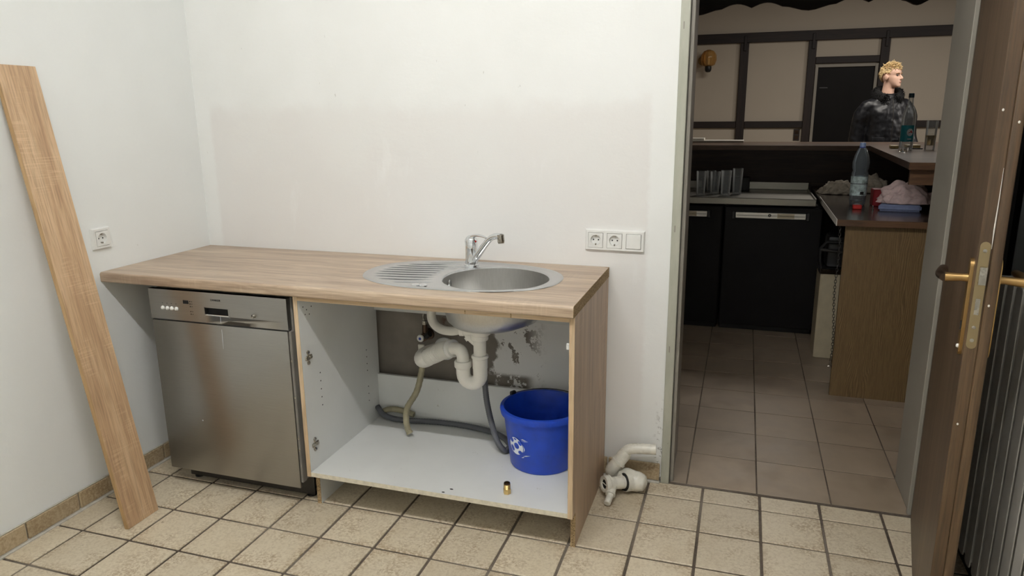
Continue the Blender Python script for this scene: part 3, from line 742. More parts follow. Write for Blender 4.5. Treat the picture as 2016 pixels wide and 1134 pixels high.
# ------------------------------------------------------------------ drain and plumbing in the cabinet
td = thing('sink_drain', 'white plastic sink trap with U-bend and ribbed connector under the bowl', 'drain pipe', (DX, DYY, .45))
Z0 = ZT-.187
PX, PY = 1.414, -.292
obj('strainer_cup', lathe(nb(), [(0, 0), (.047, 0), (.047, -.006), (.042, -.009), (.036, -.028), (.03, -.032), (0, -.032)], 28, Tm(PX+.005, PY, Z0)), 'cream_plastic', td)
obj('overflow_port', tube(nb(), [(PX-.02, PY, Z0-.018), (PX-.05, PY-.004, Z0-.016), (PX-.072, PY-.006, Z0-.016)], [.02, .021, .021], 18), 'cream_plastic', td)
obj('overflow_nut', tube(nb(), [(PX-.058, PY-.004, Z0-.016), (PX-.074, PY-.006, Z0-.016)], .0245, 12), 'cream_plastic', td)
obj('overflow_hose', tube(nb(), spl([(PX-.07, PY-.006, Z0-.016), (PX-.105, PY-.008, Z0-.024), (PX-.15, PY-.005, Z0-.022), (PX-.182, PY, Z0-.002), (PX-.192, PY+.004, Z0+.035), (PX-.172, PY+.005, Z0+.08), (PX-.125, PY+.004, Z0+.125)], 10), .0168, 16), 'hose_white', td)
obj('compression_nut', lathe(nb(), [(0, 0), (.032, 0), (.033, -.004), (.033, -.018), (.029, -.022), (0, -.022)], 12, Tm(PX, PY, Z0-.030)), 'cream_plastic', td)
obj('tailpipe', tube(nb(), [(PX, PY, Z0-.03), (PX, PY, .53)], .0235, 20), 'cream_plastic', td)
obj('branch_nozzle', tube(nb(), spl([(PX-.005, PY, .605), (PX-.03, PY, .622), (PX-.046, PY, .640), (PX-.053, PY, .655)], 5), [.014, .013, .0135, .012], 14), 'cream_plastic', td)
obj('branch_ring', tube(nb(), [(PX-.036, PY, .626), (PX-.045, PY, .638)], .0185, 14), 'cream_plastic', td)
obj('coupling', lathe(nb(), [(.0, .022), (.030, .022), (.032, .016), (.032, .012), (.0285, .008), (.028, -.03), (0, -.03)], 22, Tm(PX, PY, .545)), 'cream_plastic', td)
ux = PX-.068; ub = .487
U = [(PX, PY, .53), (PX, PY, ub)] + [(PX-.034+.034*math.cos(t), PY, ub-.034*math.sin(t)) for t in [PI*k/10 for k in range(1, 10)]] + [(ux, PY, ub), (ux, PY, .525)]
obj('u_bend', tube(nb(), U, .0268, 20), 'cream_plastic', td)
obj('coupling', lathe(nb(), [(.0, .016), (.031, .016), (.033, .010), (.033, -.006), (.029, -.012), (0, -.012)], 22, Tm(ux, PY, .522)), 'cream_plastic', td)
obj('elbow', tube(nb(), spl([(ux, PY, .53), (ux, PY, .552), (ux-.008, PY+.004, .571), (ux-.028, PY+.012, .577), (ux-.062, PY+.03, .570)], 6), .0235, 20), 'cream_plastic', td)
obj('collar', tube(nb(), [(ux-.046, PY+.022, .574), (ux-.062, PY+.030, .569)], [.034, .035], 22), 'white_plastic', td)
b = nb(); F = spl([(ux-.066, PY+.032, .566), (ux-.10, PY+.048, .553), (ux-.145, PY+.062, .527), (ux-.185, PY+.085, .503)], 28)
tube(b, F, [(.0290 if k % 4 < 2 else .0325)+.003*math.sin(k/len(F)*PI) for k in range(len(F))], 24)
obj('ribbed_connector', b, 'cream_plastic', td, sharp=20)
e0 = F[-1]
obj('wall_bend', tube(nb(), spl([F[-4], e0, e0+Vector((-.028, .022, -.014)), e0+Vector((-.034, .055, -.012)), (1.125, -.06, .480), (1.150, -.004, .474)], 6), [.0335, .036, .037, .035, .03, .026], 20), 'cream_plastic', td)
obj('gasket', tube(nb(), [(ux-.061, PY+.0295, .5695), (ux-.067, PY+.0325, .566)], .0305, 20), 'black', td)
obj('wall_rosette', lathe(nb(), [(.026, .0), (.047, .0), (.050, .004), (.048, .010), (.036, .014), (.028, .014)], 28, Tm(1.150, -.0008, .474) @ Rm('X', PI/2), closed=True), 'white_plastic', td)

hb = thing('drain_hose', 'beige hose hanging from the drain to the cabinet shelf', 'hose', (1.06, -.2, .15))
b = nb(); H = spl([(1.110, -.15, .480), (1.112, -.16, .43), (1.096, -.18, .345), (1.058, -.195, .275), (1.052, -.2, .225), (1.058, -.202, .185), (1.068, -.203, .166)], 12)
tube(b, H, [.0125 + .0006*math.sin(k*2.2) for k in range(len(H))], 16); obj('hose', b, 'hose_beige', hb)
obj('hose_end', tube(nb(), [H[-5], H[-1]], .0142, 16), 'hose_beige', hb)
b = nb(); H = spl([(.866, -.060, .176), (.90, -.061, .192), (.94, -.061, .196), (.985, -.061, .190), (1.02, -.061, .182)], 10)
tag(obj('inlet_hose', tube(b, H, [.0125+.0005*math.sin(k*2.2) for k in range(len(H))], 16), 'hose_beige'), 'short beige hose lying against the back panel in the cabinet', 'hose')
hg = thing('corrugated_hose', 'grey ribbed hose looping across the cabinet shelf', 'hose', (1.4, -.1, .15))
H = spl([(1.392, -.19, .475), (1.393, -.19, .43), (1.404, -.20, .345), (1.428, -.215, .26), (1.458, -.235, .198), (1.485, -.238, .168), (1.495, -.215, .1628), (1.486, -.175, .1628), (1.445, -.125, .1628), (1.37, -.085, .1628), (1.26, -.065, .1628), (1.12, -.064, .1628), (1.0, -.085, .1632), (.93, -.088, .166), (.885, -.084, .176), (.862, -.078, .196), (.851, -.072, .205)], 22)
b = nb(); tube(b, H, [.0108 if k % 2 else .0120 for k in range(len(H))], 14); obj('hose', b, 'hose_grey', hg, sharp=80)

av = thing('angle_valve', 'small wall shut-off valve with pale round knob under the worktop', 'valve', (1.07, 0, .53))
obj('wall_flange', lathe(nb(), [(0, 0), (.026, 0), (.024, .006), (0, .008)], 20, Tm(1.075, -.0006, .532) @ Rm('X', PI/2)), 'bronze', av)
obj('valve_body', tube(nb(), [(1.075, -.005, .532), (1.075, -.06, .532)], [.016, .017], 16), 'bronze', av)
obj('outlet', tube(nb(), [(1.075, -.035, .535), (1.075, -.035, .59)], [.013, .010], 14), 'bronze', av)
obj('side_cap', tube(nb(), [(1.075, -.05, .528), (1.105, -.055, .55)], [.011, .013], 12), 'black', av)
obj('knob', lathe(nb(), [(.0, .012), (.006, .012), (.014, .011), (.016, .006), (.014, 0), (0, 0)], 12, Tm(1.068, -.062, .531) @ Rm('X', PI/2)), 'white_plastic', av)
obj('knob_mark', lathe(nb(), [(0, .0135), (.006, .0125), (.006, .011), (0, .011)], 12, Tm(1.068, -.062, .531) @ Rm('X', PI/2)), 'cyan_mark', av)
obj('supply_tube', tube(nb(), spl([(1.075, -.035, .588), (1.068, -.035, .615), (1.075, -.035, .645), (1.085, -.035, .70), (1.12, -.05, .76)], 8), .0045, 10), 'nickel', av)
obj('compression_nut', lathe(nb(), [(0, 0), (.012, 0), (.012, .016), (0, .016)], 6, Tm(1.075, -.035, .583)), 'nickel', av)
obj('tag', box(nb(), 1.036, 1.064, -.03, -.022, .462, .490, .002, 1), 'dirty_plastic', av)

# bucket
BK = (1.640, -.245, .1503)
bk = thing('bucket', 'blue plastic bucket with a white football print standing in the cabinet', 'bucket', BK)
RB, RT, HB = .120, .148, .226
obj('body', lathe(nb(), [(0, .004), (RB-.006, .004), (RT-.006, HB-.006), (RT-.004, HB), (RT-.001, HB-.002), (RB+.001, .006), (RB-.004, 0), (0, 0)][::-1], 56, Tm(*BK)), 'blue', bk, sharp=50)
obj('rim', lathe(nb(), [(RT-.004, HB+.002), (RT+.008, HB+.001), (RT+.010, HB-.006), (RT+.007, HB-.022), (RT+.001, HB-.024), (RT-.003, HB-.006)], 56, Tm(*BK), closed=True), 'blue', bk, sharp=50)
for sgn in (-1, 1):
    aa = R(152) if sgn < 0 else R(-28)
    c = Vector(BK) + Vector((math.cos(aa)*(RT+.008), math.sin(aa)*(RT+.008), HB-.006))
    obj('handle_lug', box(nb(), -.008, .008, -.013, .013, -.016, .018, .004, 1, Tm(*c) @ Rm('Z', aa)), 'black' if sgn < 0 else 'blue', bk)
arc = []
for k in range(17):
    t = -PI/2 + PI*k/16
    a0 = R(152); ax = Vector((math.cos(a0), math.sin(a0), 0)); pz = Vector((-math.sin(a0), math.cos(a0), 0))
    arc.append(Vector(BK) + ax*(-math.sin(t))*(RT+.016) + (-pz)*math.cos(t)*(RT+.014) + Vector((0, 0, HB-.004+.006*math.cos(t))))
obj('wire_handle', tube(nb(), arc, .0022, 8), 'dark_metal', bk)
def bucket_pt(u, v, e):      # u along the wall (m), v height (m) -> point on the conical wall
    r_ = RB+(RT-RB)*v/HB+.0012+e; a = R(-120) + u/r_
    return Vector(BK) + Vector((math.cos(a)*r_, math.sin(a)*r_, v))
def decal(name, outline, e, mat):
    b = nb(); cu = sum(p[0] for p in outline)/len(outline); cv = sum(p[1] for p in outline)/len(outline)
    rg = []
    for f in (1, .66, .33): rg.append([b.verts.new(bucket_pt(cu+(u-cu)*f, cv+(v-cv)*f, e)) for u, v in outline])
    c = b.verts.new(bucket_pt(cu, cv, e)); n = len(outline)
    for a, d_ in zip(rg, rg[1:]):
        for i in range(n): k = (i+1) % n; b.faces.new((a[i], a[k], d_[k], d_[i]))
    for i in range(n): b.faces.new((rg[-1][i], rg[-1][(i+1) % n], c))
    return obj(name, b, mat, bk)
def ell(cu, cv, a, b_, rot=0, n=28):
    return [(cu+a*math.cos(t)*math.cos(rot)-b_*math.sin(t)*math.sin(rot), cv+a*math.cos(t)*math.sin(rot)+b_*math.sin(t)*math.cos(rot)) for t in [2*PI*i/n for i in range(n)]]
U0, V0 = .0, .105
decal('ball_print', ell(U0, V0, .034, .0345, .2), .0004, 'print_white')
for du, dv, a, b_, ro in ((.004, .002, .0125, .0125, .3), (-.0195, .020, .0095, .010, .9), (-.0185, -.013, .0085, .0125, .45), (.019, -.021, .0095, .0075, .3), (.0215, .017, .007, .010, .7), (.0, .0285, .007, .0035, 0)):
    decal('ball_patch', ell(U0+du, V0+dv, a, b_, ro, 18), .0008, 'blue')
for pts in (((.028, .034), (.052, .033), (.060, .0315), (.050, .0345), (.036, .039)), ((.027, .029), (.045, .029), (.058, .031), (.044, .031)), ((.030, -.034), (.042, -.028), (.062, -.025), (.044, -.031)), ((.022, -.041), (.032, -.036), (.036, -.035), (.030, -.040)), ((.036, .012), (.041, -.004), (.034, -.018), (.038, -.004))):
    decal('motion_stroke', [(U0+u, V0+v) for u, v in pts], .0006, 'print_white')

# brass fitting
bf = thing('pipe_fitting', 'small brass pipe fitting on the cabinet shelf near the front', 'fitting', (1.588, -.515, .1503))
obj('hex_body', lathe(nb(), [(0, .001), (.0135, .001), (.0135, .018), (0, .018)], 6, Tm(1.588, -.515, .1503)), 'fitting_brass', bf)
obj('thread', lathe(nb(), [(.0, 0)] + [(.0115 if k % 2 else .0102, .0005+.001*k) for k in range(0, 1)] + [(.0120 if k % 2 else .0106, .018+.0016*k) for k in range(12)] + [(.008, .038), (.008, .02), (0, .02)], 20, Tm(1.588, -.515, .1503)), 'fitting_brass', bf)
obj('cap_ring', lathe(nb(), [(.008, .036), (.011, .036), (.011, .041), (.008, .041)], 20, Tm(1.588, -.515, .1503), closed=True), 'bronze', bf)

# old trap on the floor beside the cabinet
ot = thing('old_drain_trap', 'dirty cream plastic drain trap lying on the floor beside the cabinet', 'drain pipe', (1.93, -.12, 0))
b = nb(); hollow(b, spl([(1.925, -.085, .140), (1.938, -.080, .157), (1.965, -.076, .165), (2.047, -.070, .170)], 7), .0202, .0175, 20); obj('outlet_pipe', b, 'dirty_plastic', ot)
obj('sleeve', tube(nb(), [(1.904, -.0925, .106), (1.908, -.091, .111), (1.909, -.0908, .1125), (1.930, -.0835, .143), (1.936, -.0815, .151)], [.0305, .0305, .0265, .0255, .0235], 20), 'dirty_plastic', ot)
obj('bend', tube(nb(), spl([(1.922, -.088, .13), (1.895, -.096, .097), (1.880, -.092, .068), (1.892, -.078, .048), (1.93, -.070, .045)], 7), [.0235, .024, .025, .025, .025], 20), 'dirty_plastic', ot)
obj('cup', tube(nb(), spl([(1.918, -.085, .048), (1.935, -.093, .048), (1.962, -.106, .046), (1.990, -.108, .044), (2.012, -.110, .042), (2.022, -.111, .041)], 5), [.030, .0385, .041, .0385, .030, .006], 22, sq=.97), 'dirty_plastic', ot)
ia, ib = Vector((1.952, -.122, .046)), Vector((1.868, -.190, .058)); id_ = (ib-ia).normalized()
obj('cup_neck', tube(nb(), [ia-id_*.02, ia, ia+id_*.012], [.036, .037, .0355], 22), 'dirty_plastic', ot)
obj('cup_flange', tube(nb(), [ia+id_*.010, ia+id_*.018], [.0375, .0375], 22), 'dirty_plastic', ot)
obj('gasket', tube(nb(), [ia+id_*.017, ia+id_*.022], [.0345, .0335], 22), 'black', ot)
b = nb(); hollow(b, [ia+id_*.015, ia+id_*.06, ib-id_*.004], .0245, .018, 20); obj('inlet_pipe', b, 'dirty_plastic', ot)
b = nb(); hollow(b, [ib-id_*.026, ib-id_*.022, ib-id_*.004, ib], .0315, .0195, 18); obj('union_nut', b, 'dirty_plastic', ot)
obj('nut_rim', tube(nb(), [ib-id_*.024, ib-id_*.018], [.0335, .0335], 18), 'dirty_plastic', ot)
obj('inlet_hole', tube(nb(), [ib-id_*.020, ib-id_*.005], .0194, 18), 'hole', ot)
obj('strainer_cross', box(nb(), -.014, .014, -.0012, .0012, -.002, .002, 0, 1, Matrix.Translation(ib-id_*.004) @ id_.to_track_quat('Z', 'Y').to_matrix().to_4x4()), 'dirty_plastic', ot)
na = ia+id_*.062; ne = Vector((1.893, -.252, .0145)); nd_ = (ne-na).normalized(); nl = (ne-na).length
obj('nozzle_branch', tube(nb(), [na, na+nd_*nl*.30, na+nd_*nl*.52], [.0135, .0150, .0165], 16), 'dirty_plastic', ot)
obj('nozzle_collar', tube(nb(), [na+nd_*nl*.50, na+nd_*nl*.58], .0190, 16), 'dirty_plastic', ot)
b = nb(); K_ = 13; tube(b, [na+nd_*nl*(.56+.44*k/(K_-1)) for k in range(K_)], [(.0128 if k % 3 == 0 else .0142)-.00012*k for k in range(K_)], 16); obj('nozzle_tip', b, 'dirty_plastic', ot, sharp=30)

# leaning board
bd = thing('wooden_board', 'long oak-look shelf board leaning against the white side wall', 'board', (.289, -.826, .0005))
lean = math.atan2(.268, 1.60); LB = math.hypot(.268, 1.60)
bd.rotation_euler = (R(-.25), -lean, R(.5)); bpy.context.view_layer.update()
obj('face_panel', box(nb(), -.017, 0, -.0705, .0705, .0, LB, .0012, 1), 'board_oak', bd, local=True)
obj('edge_band', box(nb(), -.0168, -.0004, -.0716, -.0705, .001, LB-.001), 'board_edge', bd, local=True)

# sockets
def socket_insert(par, m):
    """m maps local (x right, y up, z out) to world"""
    b = nb(); box(b, -.0275, .0275, -.0275, .0275, .0, .0015, .0008, 1)
    b2 = nb(); lathe(b2, [(.0275, .0), (.0275, .0045), (.0235, .0048), (.0200, .0045), (.0195, -.010), (0, -.010), ], 28)
    pl = nb()
    n = 32; ci = [pl.verts.new((.0198*math.cos(2*PI*k/n), .0198*math.sin(2*PI*k/n), .0045)) for k in range(n)]
    sq_ = []
    for k in range(n):
        c, s = math.cos(2*PI*k/n), math.sin(2*PI*k/n); f = .0272/max(abs(c), abs(s)); sq_.append(pl.verts.new((c*f, s*f, .0045)))
    lo = [pl.verts.new((v.co.x, v.co.y, .0)) for v in sq_]; de = [pl.verts.new((v.co.x*.93, v.co.y*.93, -.0060)) for v in ci]
    for k in range(n):
        j = (k+1) % n; pl.faces.new((ci[k], ci[j], sq_[j], sq_[k])); pl.faces.new((sq_[k], sq_[j], lo[j], lo[k])); pl.faces.new((ci[k], de[k], de[j], ci[j]))
    pl.faces.new(de)
    b.free(); b2.free(); pl.transform(m); ins = obj('socket_insert', pl, 'white_plastic', par)
    for x in (-.0095, .0095): obj('pin_hole', lathe(nb(), [(0, .0006), (.0028, .0006), (.0028, 0), (0, 0)], 12, m @ Tm(x, 0, -.0059)), 'hole', ins)
    for y in (-.0165, .0165): obj('earth_clip', box(nb(), -.0022, .0022, y-.003, y+.003, -.006, .0035, 0, 1, m), 'nickel', ins)
s1 = thing('wall_socket', 'single white wall socket on the side wall beside the leaning board', 'socket', (.0, -.580, .949))
m = Tm(.0125, -.580, .9895) @ Matrix(((0, 0, 1, 0), (1, 0, 0, 0), (0, 1, 0, 0), (0, 0, 0, 1)))
def frame_plate(par, W, H, m, wins, t=.0125):
    b = nb(); o = [(-W/2, -H/2), (W/2, -H/2), (W/2, H/2), (-W/2, H/2)]
    ys_ = [-H/2, -.0285, .0285, H/2]; xs_ = [-W/2] + [v for c in wins for v in (c-.0285, c+.0285)] + [W/2]
    for i in range(len(xs_)-1):
        for j in range(3):
            if j == 1 and i % 2 == 1: continue
            box(b, xs_[i], xs_[i+1], ys_[j], ys_[j+1], -t+.0004, 0)
    bmesh.ops.remove_doubles(b, verts=b.verts, dist=1e-6)
    # drop interior doubled faces
    seen = {}
    for f in list(b.faces):
        k = tuple(sorted(v.index for v in f.verts)); 
    b.verts.index_update(); fm = {}
    for f in b.faces: fm.setdefault(frozenset(v.index for v in f.verts), []).append(f)
    for fs in fm.values():
        if len(fs) > 1: bmesh.ops.delete(b, geom=fs, context='FACES_ONLY')
    for v in b.verts:      # chamfer towards the wall
        if v.co.z > -.001:
            if abs(abs(v.co.x)-W/2) < 1e-5: v.co.x *= (W/2-.004)/(W/2)
            if abs(abs(v.co.y)-H/2) < 1e-5: v.co.y *= (H/2-.004)/(H/2)
    b.transform(m); return obj('cover_frame', b, 'white_plastic', par, sharp=0)
frame_plate(s1, .081, .081, m, [0]); socket_insert(s1, m @ Tm(0, 0, -.003))
s2 = thing('socket_panel', 'triple white wall panel with two sockets and one rocker switch above the worktop', 'socket', (1.856, 0, .926))
m = Tm(1.8555, -.0125, .966) @ Matrix(((1, 0, 0, 0), (0, 0, -1, 0), (0, 1, 0, 0), (0, 0, 0, 1))) @ Rm('Z', R(-.4))
frame_plate(s2, .224, .081, m, [-.0715, 0, .0715])
socket_insert(s2, m @ Tm(-.0715, 0, -.003)); socket_insert(s2, m @ Tm(0, 0, -.003))
obj('rocker', box(nb(), .0715-.0272, .0715+.0272, -.0272, .0272, -.006, .003, .0015, 1, m), 'white_plastic', s2)

# ------------------------------------------------------------------ bar room shell
bm = nb(); box(bm, .3, 6.2, 7.0, 7.2, -.06, 3.02)
wf = smesh('wall_far', bm, 'wall_bar', 'cream far wall of the bar room with dark half-timber beams', 'wall')
def beam(x0, x1, z0, z1, mat, t=.035, nm='beam'):
    return obj(nm, box(nb(), x0, x1, 7.0-t, 6.9995, z0, z1, .004, 1), mat, wf)
beam(.31, 6.19, 2.250, 2.365, 'beam', .045)
for a, b_ in ((2.165, 2.265), (2.942, 3.032), (3.725, 3.820), (4.75, 4.85), (1.1, 1.2)): beam(a, b_, 0.0, 2.2495, 'beam_v', .04)
for a, b_ in ((1.2005, 2.1645), (2.2655, 2.9415), (3.8205, 4.7495), (4.8505, 6.19), (.31, 1.0995)): beam(a, b_, 1.238, 1.318, 'beam')
beam(3.0325, 3.7245, 1.985, 2.062, 'beam', .035)
for x in (2.222, 2.995, 3.782):
    obj('beam_peg', box(nb(), x-.016, x+.016, 6.944, 6.9595 if False else 6.954, 2.155, 2.33, .003, 1), 'valance', wf)
for nm, b_ in (('wall_bar_left', (.1, .3, .27, 7.2)), ('wall_bar_right', (6.2, 6.4, .27, 7.2))):
    bm = nb(); box(bm, b_[0], b_[1], b_[2], b_[3], -.06, 3.02); smesh(nm, bm, 'wall_bar', 'cream side wall of the bar room', 'wall')
bm = nb(); box(bm, 3.5, 6.4, .0, .27, -.06, 3.02); box(bm, .1, 3.5, .1, .27, 2.991, 3.02); smesh('wall_bar_front', bm, 'wall_bar', 'cream wall of the bar room beside the kitchen', 'wall')
bm = nb(); box(bm, .1, 6.4, .105, 7.2, 2.995, 3.06); smesh('ceiling', bm, 'dark_ceiling', 'dark brown ceiling of the bar room', 'ceiling')
d2 = struct('door_2', 'nearly black door in a thin grey frame on the far wall', 'door', (3.375, 6.98, 0))
obj('leaf', box(nb(), 3.068, 3.684, 6.972, 6.995, .005, 1.940, .002, 1), 'fridge', d2)
for a, b_, c, e in ((3.036, 3.068, 0, 1.972), (3.684, 3.716, 0, 1.972), (3.068, 3.684, 1.940, 1.972)): obj('door_frame', box(nb(), a, b_, 6.952, 6.998, c, e, .002, 1), 'frame_in', d2)
obj('door_sign', box(nb(), 3.10, 3.19, 6.9705, 6.972, 1.70, 1.712), 'grey_led', d2)
obj('door_handle', tube(nb(), [(3.64, 6.972, 1.03), (3.64, 6.93, 1.03), (3.54, 6.925, 1.03)], .009, 10), 'dark_metal', d2)

sw = thing('light_switch', 'dark brown double switch on the cream wall left of the far door', 'switch', (2.89, 6.999, 1.08))
obj('plate', box(nb(), 2.853, 2.922, 6.988, 6.9993, 1.085, 1.222, .003, 1), 'switch', sw)
for z in (1.122, 1.186): obj('rocker', box(nb(), 2.866, 2.909, 6.984, 6.988, z-.022, z+.022, .002, 1), 'bronze', sw)

# wall lamp
wl = thing('wall_lamp', 'unlit amber glass wall lamp with black socket on the far wall', 'wall lamp', (1.80, 6.99, 1.95))
obj('wall_plate', lathe(nb(), [(0, 0), (.055, 0), (.05, .012), (0, .016)], 24, Tm(1.72, 6.999, 2.06) @ Rm('X', PI/2)), 'brass', wl)
obj('arm', tube(nb(), spl([(1.72, 6.985, 2.06), (1.72, 6.91, 2.05), (1.75, 6.87, 2.0), (1.80, 6.86, 1.965)], 6), .011, 10), 'brass', wl)
obj('socket', lathe(nb(), [(0, -.055), (.026, -.05), (.038, -.03), (.04, 0), (.034, .03), (0, .035)], 20, Tm(1.80, 6.86, 1.965)), 'black', wl)
b = nb(); Pf = [(.04, .02), (.075, .035), (.092, .09), (.088, .15), (.06, .195), (.02, .212), (0, .214)]
lathe(b, Pf + [(max(0, r_-.004), z-.004) for r_, z in Pf[::-1][1:]], 24, Tm(1.80, 6.86, 1.965))
for v in b.verts:
    a = math.atan2(v.co.y-6.86, v.co.x-1.80); f = 1+.035*math.cos(12*a); v.co.x = 1.80+(v.co.x-1.80)*f; v.co.y = 6.86+(v.co.y-6.86)*f
obj('glass_shade', b, 'amber', wl)
obj('bulb', lathe(nb(), [(0, .03), (.014, .03), (.016, .08), (.012, .115), (0, .13)], 16, Tm(1.80, 6.86, 1.965)), 'white_plastic', wl)

# scalloped valance over the bar
vl = nb(); top = 2.62; pts = [(.6, top)]
x = .6; arcs = [.20, .20, .34]; k = 0
zl = 2.145
while x < 3.36:
    wv = arcs[k % 3]; x2 = min(x+wv, 3.40)
    for i in range(8):
        t = i/8
        if k % 3 == 2: z = zl - .034*(.5-.5*math.cos(2*PI*t)) - .012
        else: z = zl - .012 + .030*math.sin(PI*t)
        pts.append((x+(x2-x)*t, z))
    x = x2; k += 1
pts += [(3.40, zl-.012), (3.425, zl+.004), (3.43, zl+.022), (3.455, zl+.022), (3.46, zl+.05), (3.49, zl+.07), (3.49, top)]
prism(vl, pts, 'y', 2.885, 2.913)
tag(obj('valance', vl, 'valance'), 'dark wooden valance with a scalloped lower edge above the bar', 'valance')

# ------------------------------------------------------------------ bar furniture
ZR = 1.200
rb = thing('bar_counter', 'raised dark walnut bar counter with an arm coming towards the doorway', 'bar counter', (2.6, 3.1, 0))
b = nb(); prism(b, [(.9, 2.80), (3.105, 2.80), (3.020, 1.060), (3.75, 1.060), (3.75, 3.50), (.9, 3.50)], 'z', ZR-.032, ZR)
obj('counter_top', b, 'bar_top', rb)
obj('edge_strip', prism(nb(), [(.9, 2.7985), (3.10, 2.7985), (3.10, 2.7995), (.9, 2.7995)], 'z', ZR-.0325, ZR-.001), 'bar_edge', rb)
obj('end_strip', box(nb(), 3.019, 3.75, 1.0585, 1.0598, ZR-.0325, ZR-.001), 'bar_edge', rb)
obj('apron', box(nb(), 3.035, 3.70, 1.10, 1.125, ZR-.105, ZR-.0325), 'bar_edge', rb)
obj('back_cladding', box(nb(), .95, 3.66, 2.835, 2.86, .0, ZR-.033), 'bar_panel', rb)
obj('arm_cladding', box(nb(), 3.66, 3.685, 1.13, 2.86, .0, ZR-.033), 'bar_panel', rb)
st = thing('steel_worktop', 'stainless steel work surface with upstand over the bar fridges', 'worktop', (1.9, 2.5, .86))
obj('surface', box(nb(), .95, 2.735, 2.165, 2.815, .868, .890, .002, 1), 'bar_steel', st)
obj('front_edge', box(nb(), .95, 2.742, 2.150, 2.168, .855, .8985, .003, 1), 'bar_steel', st)
obj('upstand', box(nb(), .95, 2.742, 2.810, 2.830, .8905, .945, .003, 1), 'bar_steel', st)
obj('end_edge', box(nb(), 2.733, 2.746, 2.169, 2.809, .868, .9, .003, 1), 'bar_steel', st)
def fridge(x0, x1, lab):
    f = thing('bar_fridge', lab, 'fridge', ((x0+x1)/2, 2.5, 0), group='bar fridges')
    obj('carcass', box(nb(), x0, x1, 2.215, 2.80, .04, .8535, .003, 1), 'fridge', f)
    dr = obj('door', box(nb(), x0+.004, x1-.004, 2.180, 2.213, .05, .84, .004, 1), 'fridge', f)
    hx0, hx1 = x0+.07, x1-.10
    h = obj('handle', box(nb(), hx0, hx1, 2.168, 2.1795, .768, .806, .002, 1), 'handle_steel', dr)
    obj('handle_end', box(nb(), hx0-.022, hx0-.001, 2.160, 2.1795, .762, .812, .003, 1), 'black', dr)
    obj('handle_end', box(nb(), hx1+.001, hx1+.022, 2.160, 2.1795, .762, .812, .003, 1), 'black', dr)
    obj('handle_groove', box(nb(), hx0+.005, hx1-.005, 2.1672, 2.1680, .785, .788), 'grey_led', dr)
    cx = hx0+(hx1-hx0)*.49
    obj('emblem', lathe(nb(), [(.0, .001), (.010, .001), (.010, 0), (0, 0)], 20, Tm(cx, 2.1678, .789) @ Rm('X', PI/2)), 'black', dr)
    obj('emblem_mark', prism(nb(), [(cx-.0045, .785), (cx+.0045, .785), (cx, .7945)], 'y', 2.1660, 2.1668), 'bar_steel', dr)
    obj('sticker', box(nb(), hx0+(hx1-hx0)*.60, hx0+(hx1-hx0)*.84, 2.1672, 2.1680, .772, .802), 'cream_bin', dr)
    obj('plinth', box(nb(), x0+.01, x1-.01, 2.26, 2.28, .0, .045), 'black', f)
fridge(2.197, 2.790, 'black bar fridge in full view below the steel worktop')
fridge(1.600, 2.190, 'black bar fridge mostly hidden behind the door frame')

lc = thing('side_counter', 'low walnut counter with rustic oak end panel, cluttered with bottles and cloths', 'counter', (3.2, 1.9, 0))
b = nb(); prism(b, [(2.748, 1.120), (3.64, 1.120), (3.64, 2.825), (2.760, 2.825)], 'z', .890, .920); obj('counter_top', b, 'side_top', lc)
obj('front_strip', box(nb(), 2.748, 3.64, 1.1185, 1.1198, .8895, .9195), 'bar_edge', lc)
obj('pale_edge_strip', prism(nb(), [(2.7445, 1.120), (2.7475, 1.120), (2.759, 2.14), (2.756, 2.14)], 'z', .889, .921), 'paper', lc)
obj('end_panel', box(nb(), 2.794, 3.60, 1.160, 1.182, .0, .8895), 'rustic_oak', lc)
obj('rear_panel', box(nb(), 2.815, 3.60, 2.79, 2.82, .0, .8895), 'bar_panel', lc)

bn = thing('waste_bin', 'cream waste bin with steel rim tucked behind the oak end panel', 'bin', (2.86, 1.84, 0))
obj('body', prism(nb(), [(2.764, 1.775), (2.778, 1.765), (2.935, 1.765), (2.95, 1.775), (2.95, 1.99), (2.764, 1.99)], 'z', .004, .510), 'cream_bin', bn)
obj('steel_rim', box(nb(), 2.758, 2.955, 1.760, 1.995, .510, .545, .004, 1), 'chrome', bn)
obj('lid_frame', tube(nb(), [(2.765, 1.77, .545), (2.752, 1.77, .60), (2.752, 1.77, .66), (2.78, 1.77, .70), (2.93, 1.77, .70)], .010, 10), 'black', bn)
obj('liner', box(nb(), 2.79, 2.945, 1.80, 1.97, .545, .73, .02, 2), 'black', bn)
obj('lid_bar', tube(nb(), [(2.752, 1.765, .655), (2.94, 1.765, .640)], .009, 10), 'dark_metal', bn)
ch = thing('plug_chain', 'thin metal chain hanging from the low counter beside the oak panel', 'chain', (2.78, 1.145, .19))
b = nb(); N = 46
for k in range(N):
    t = k/(N-1); z = .888-.668*t; x = 2.764+.020*t+.004*math.sin(t*9)
    a = 0 if k % 2 else PI/2
    lk = [Vector((math.cos(q)*.0055*math.cos(a), math.cos(q)*.0055*math.sin(a), math.sin(q)*.0105)) for q in [2*PI*i/8 for i in range(9)]]
    tube(b, [Vector((x, 1.148, z))+v for v in lk], .0014, 5, cap=False)
obj('links', b, 'dark_metal', ch)
obj('end_hook', tube(nb(), [(2.784, 1.148, .215), (2.785, 1.148, .165)], [.004, .008], 8), 'nickel', ch)
obj('end_bar', tube(nb(), [(2.772, 1.148, .160), (2.792, 1.148, .168)], .005, 8), 'nickel', ch)

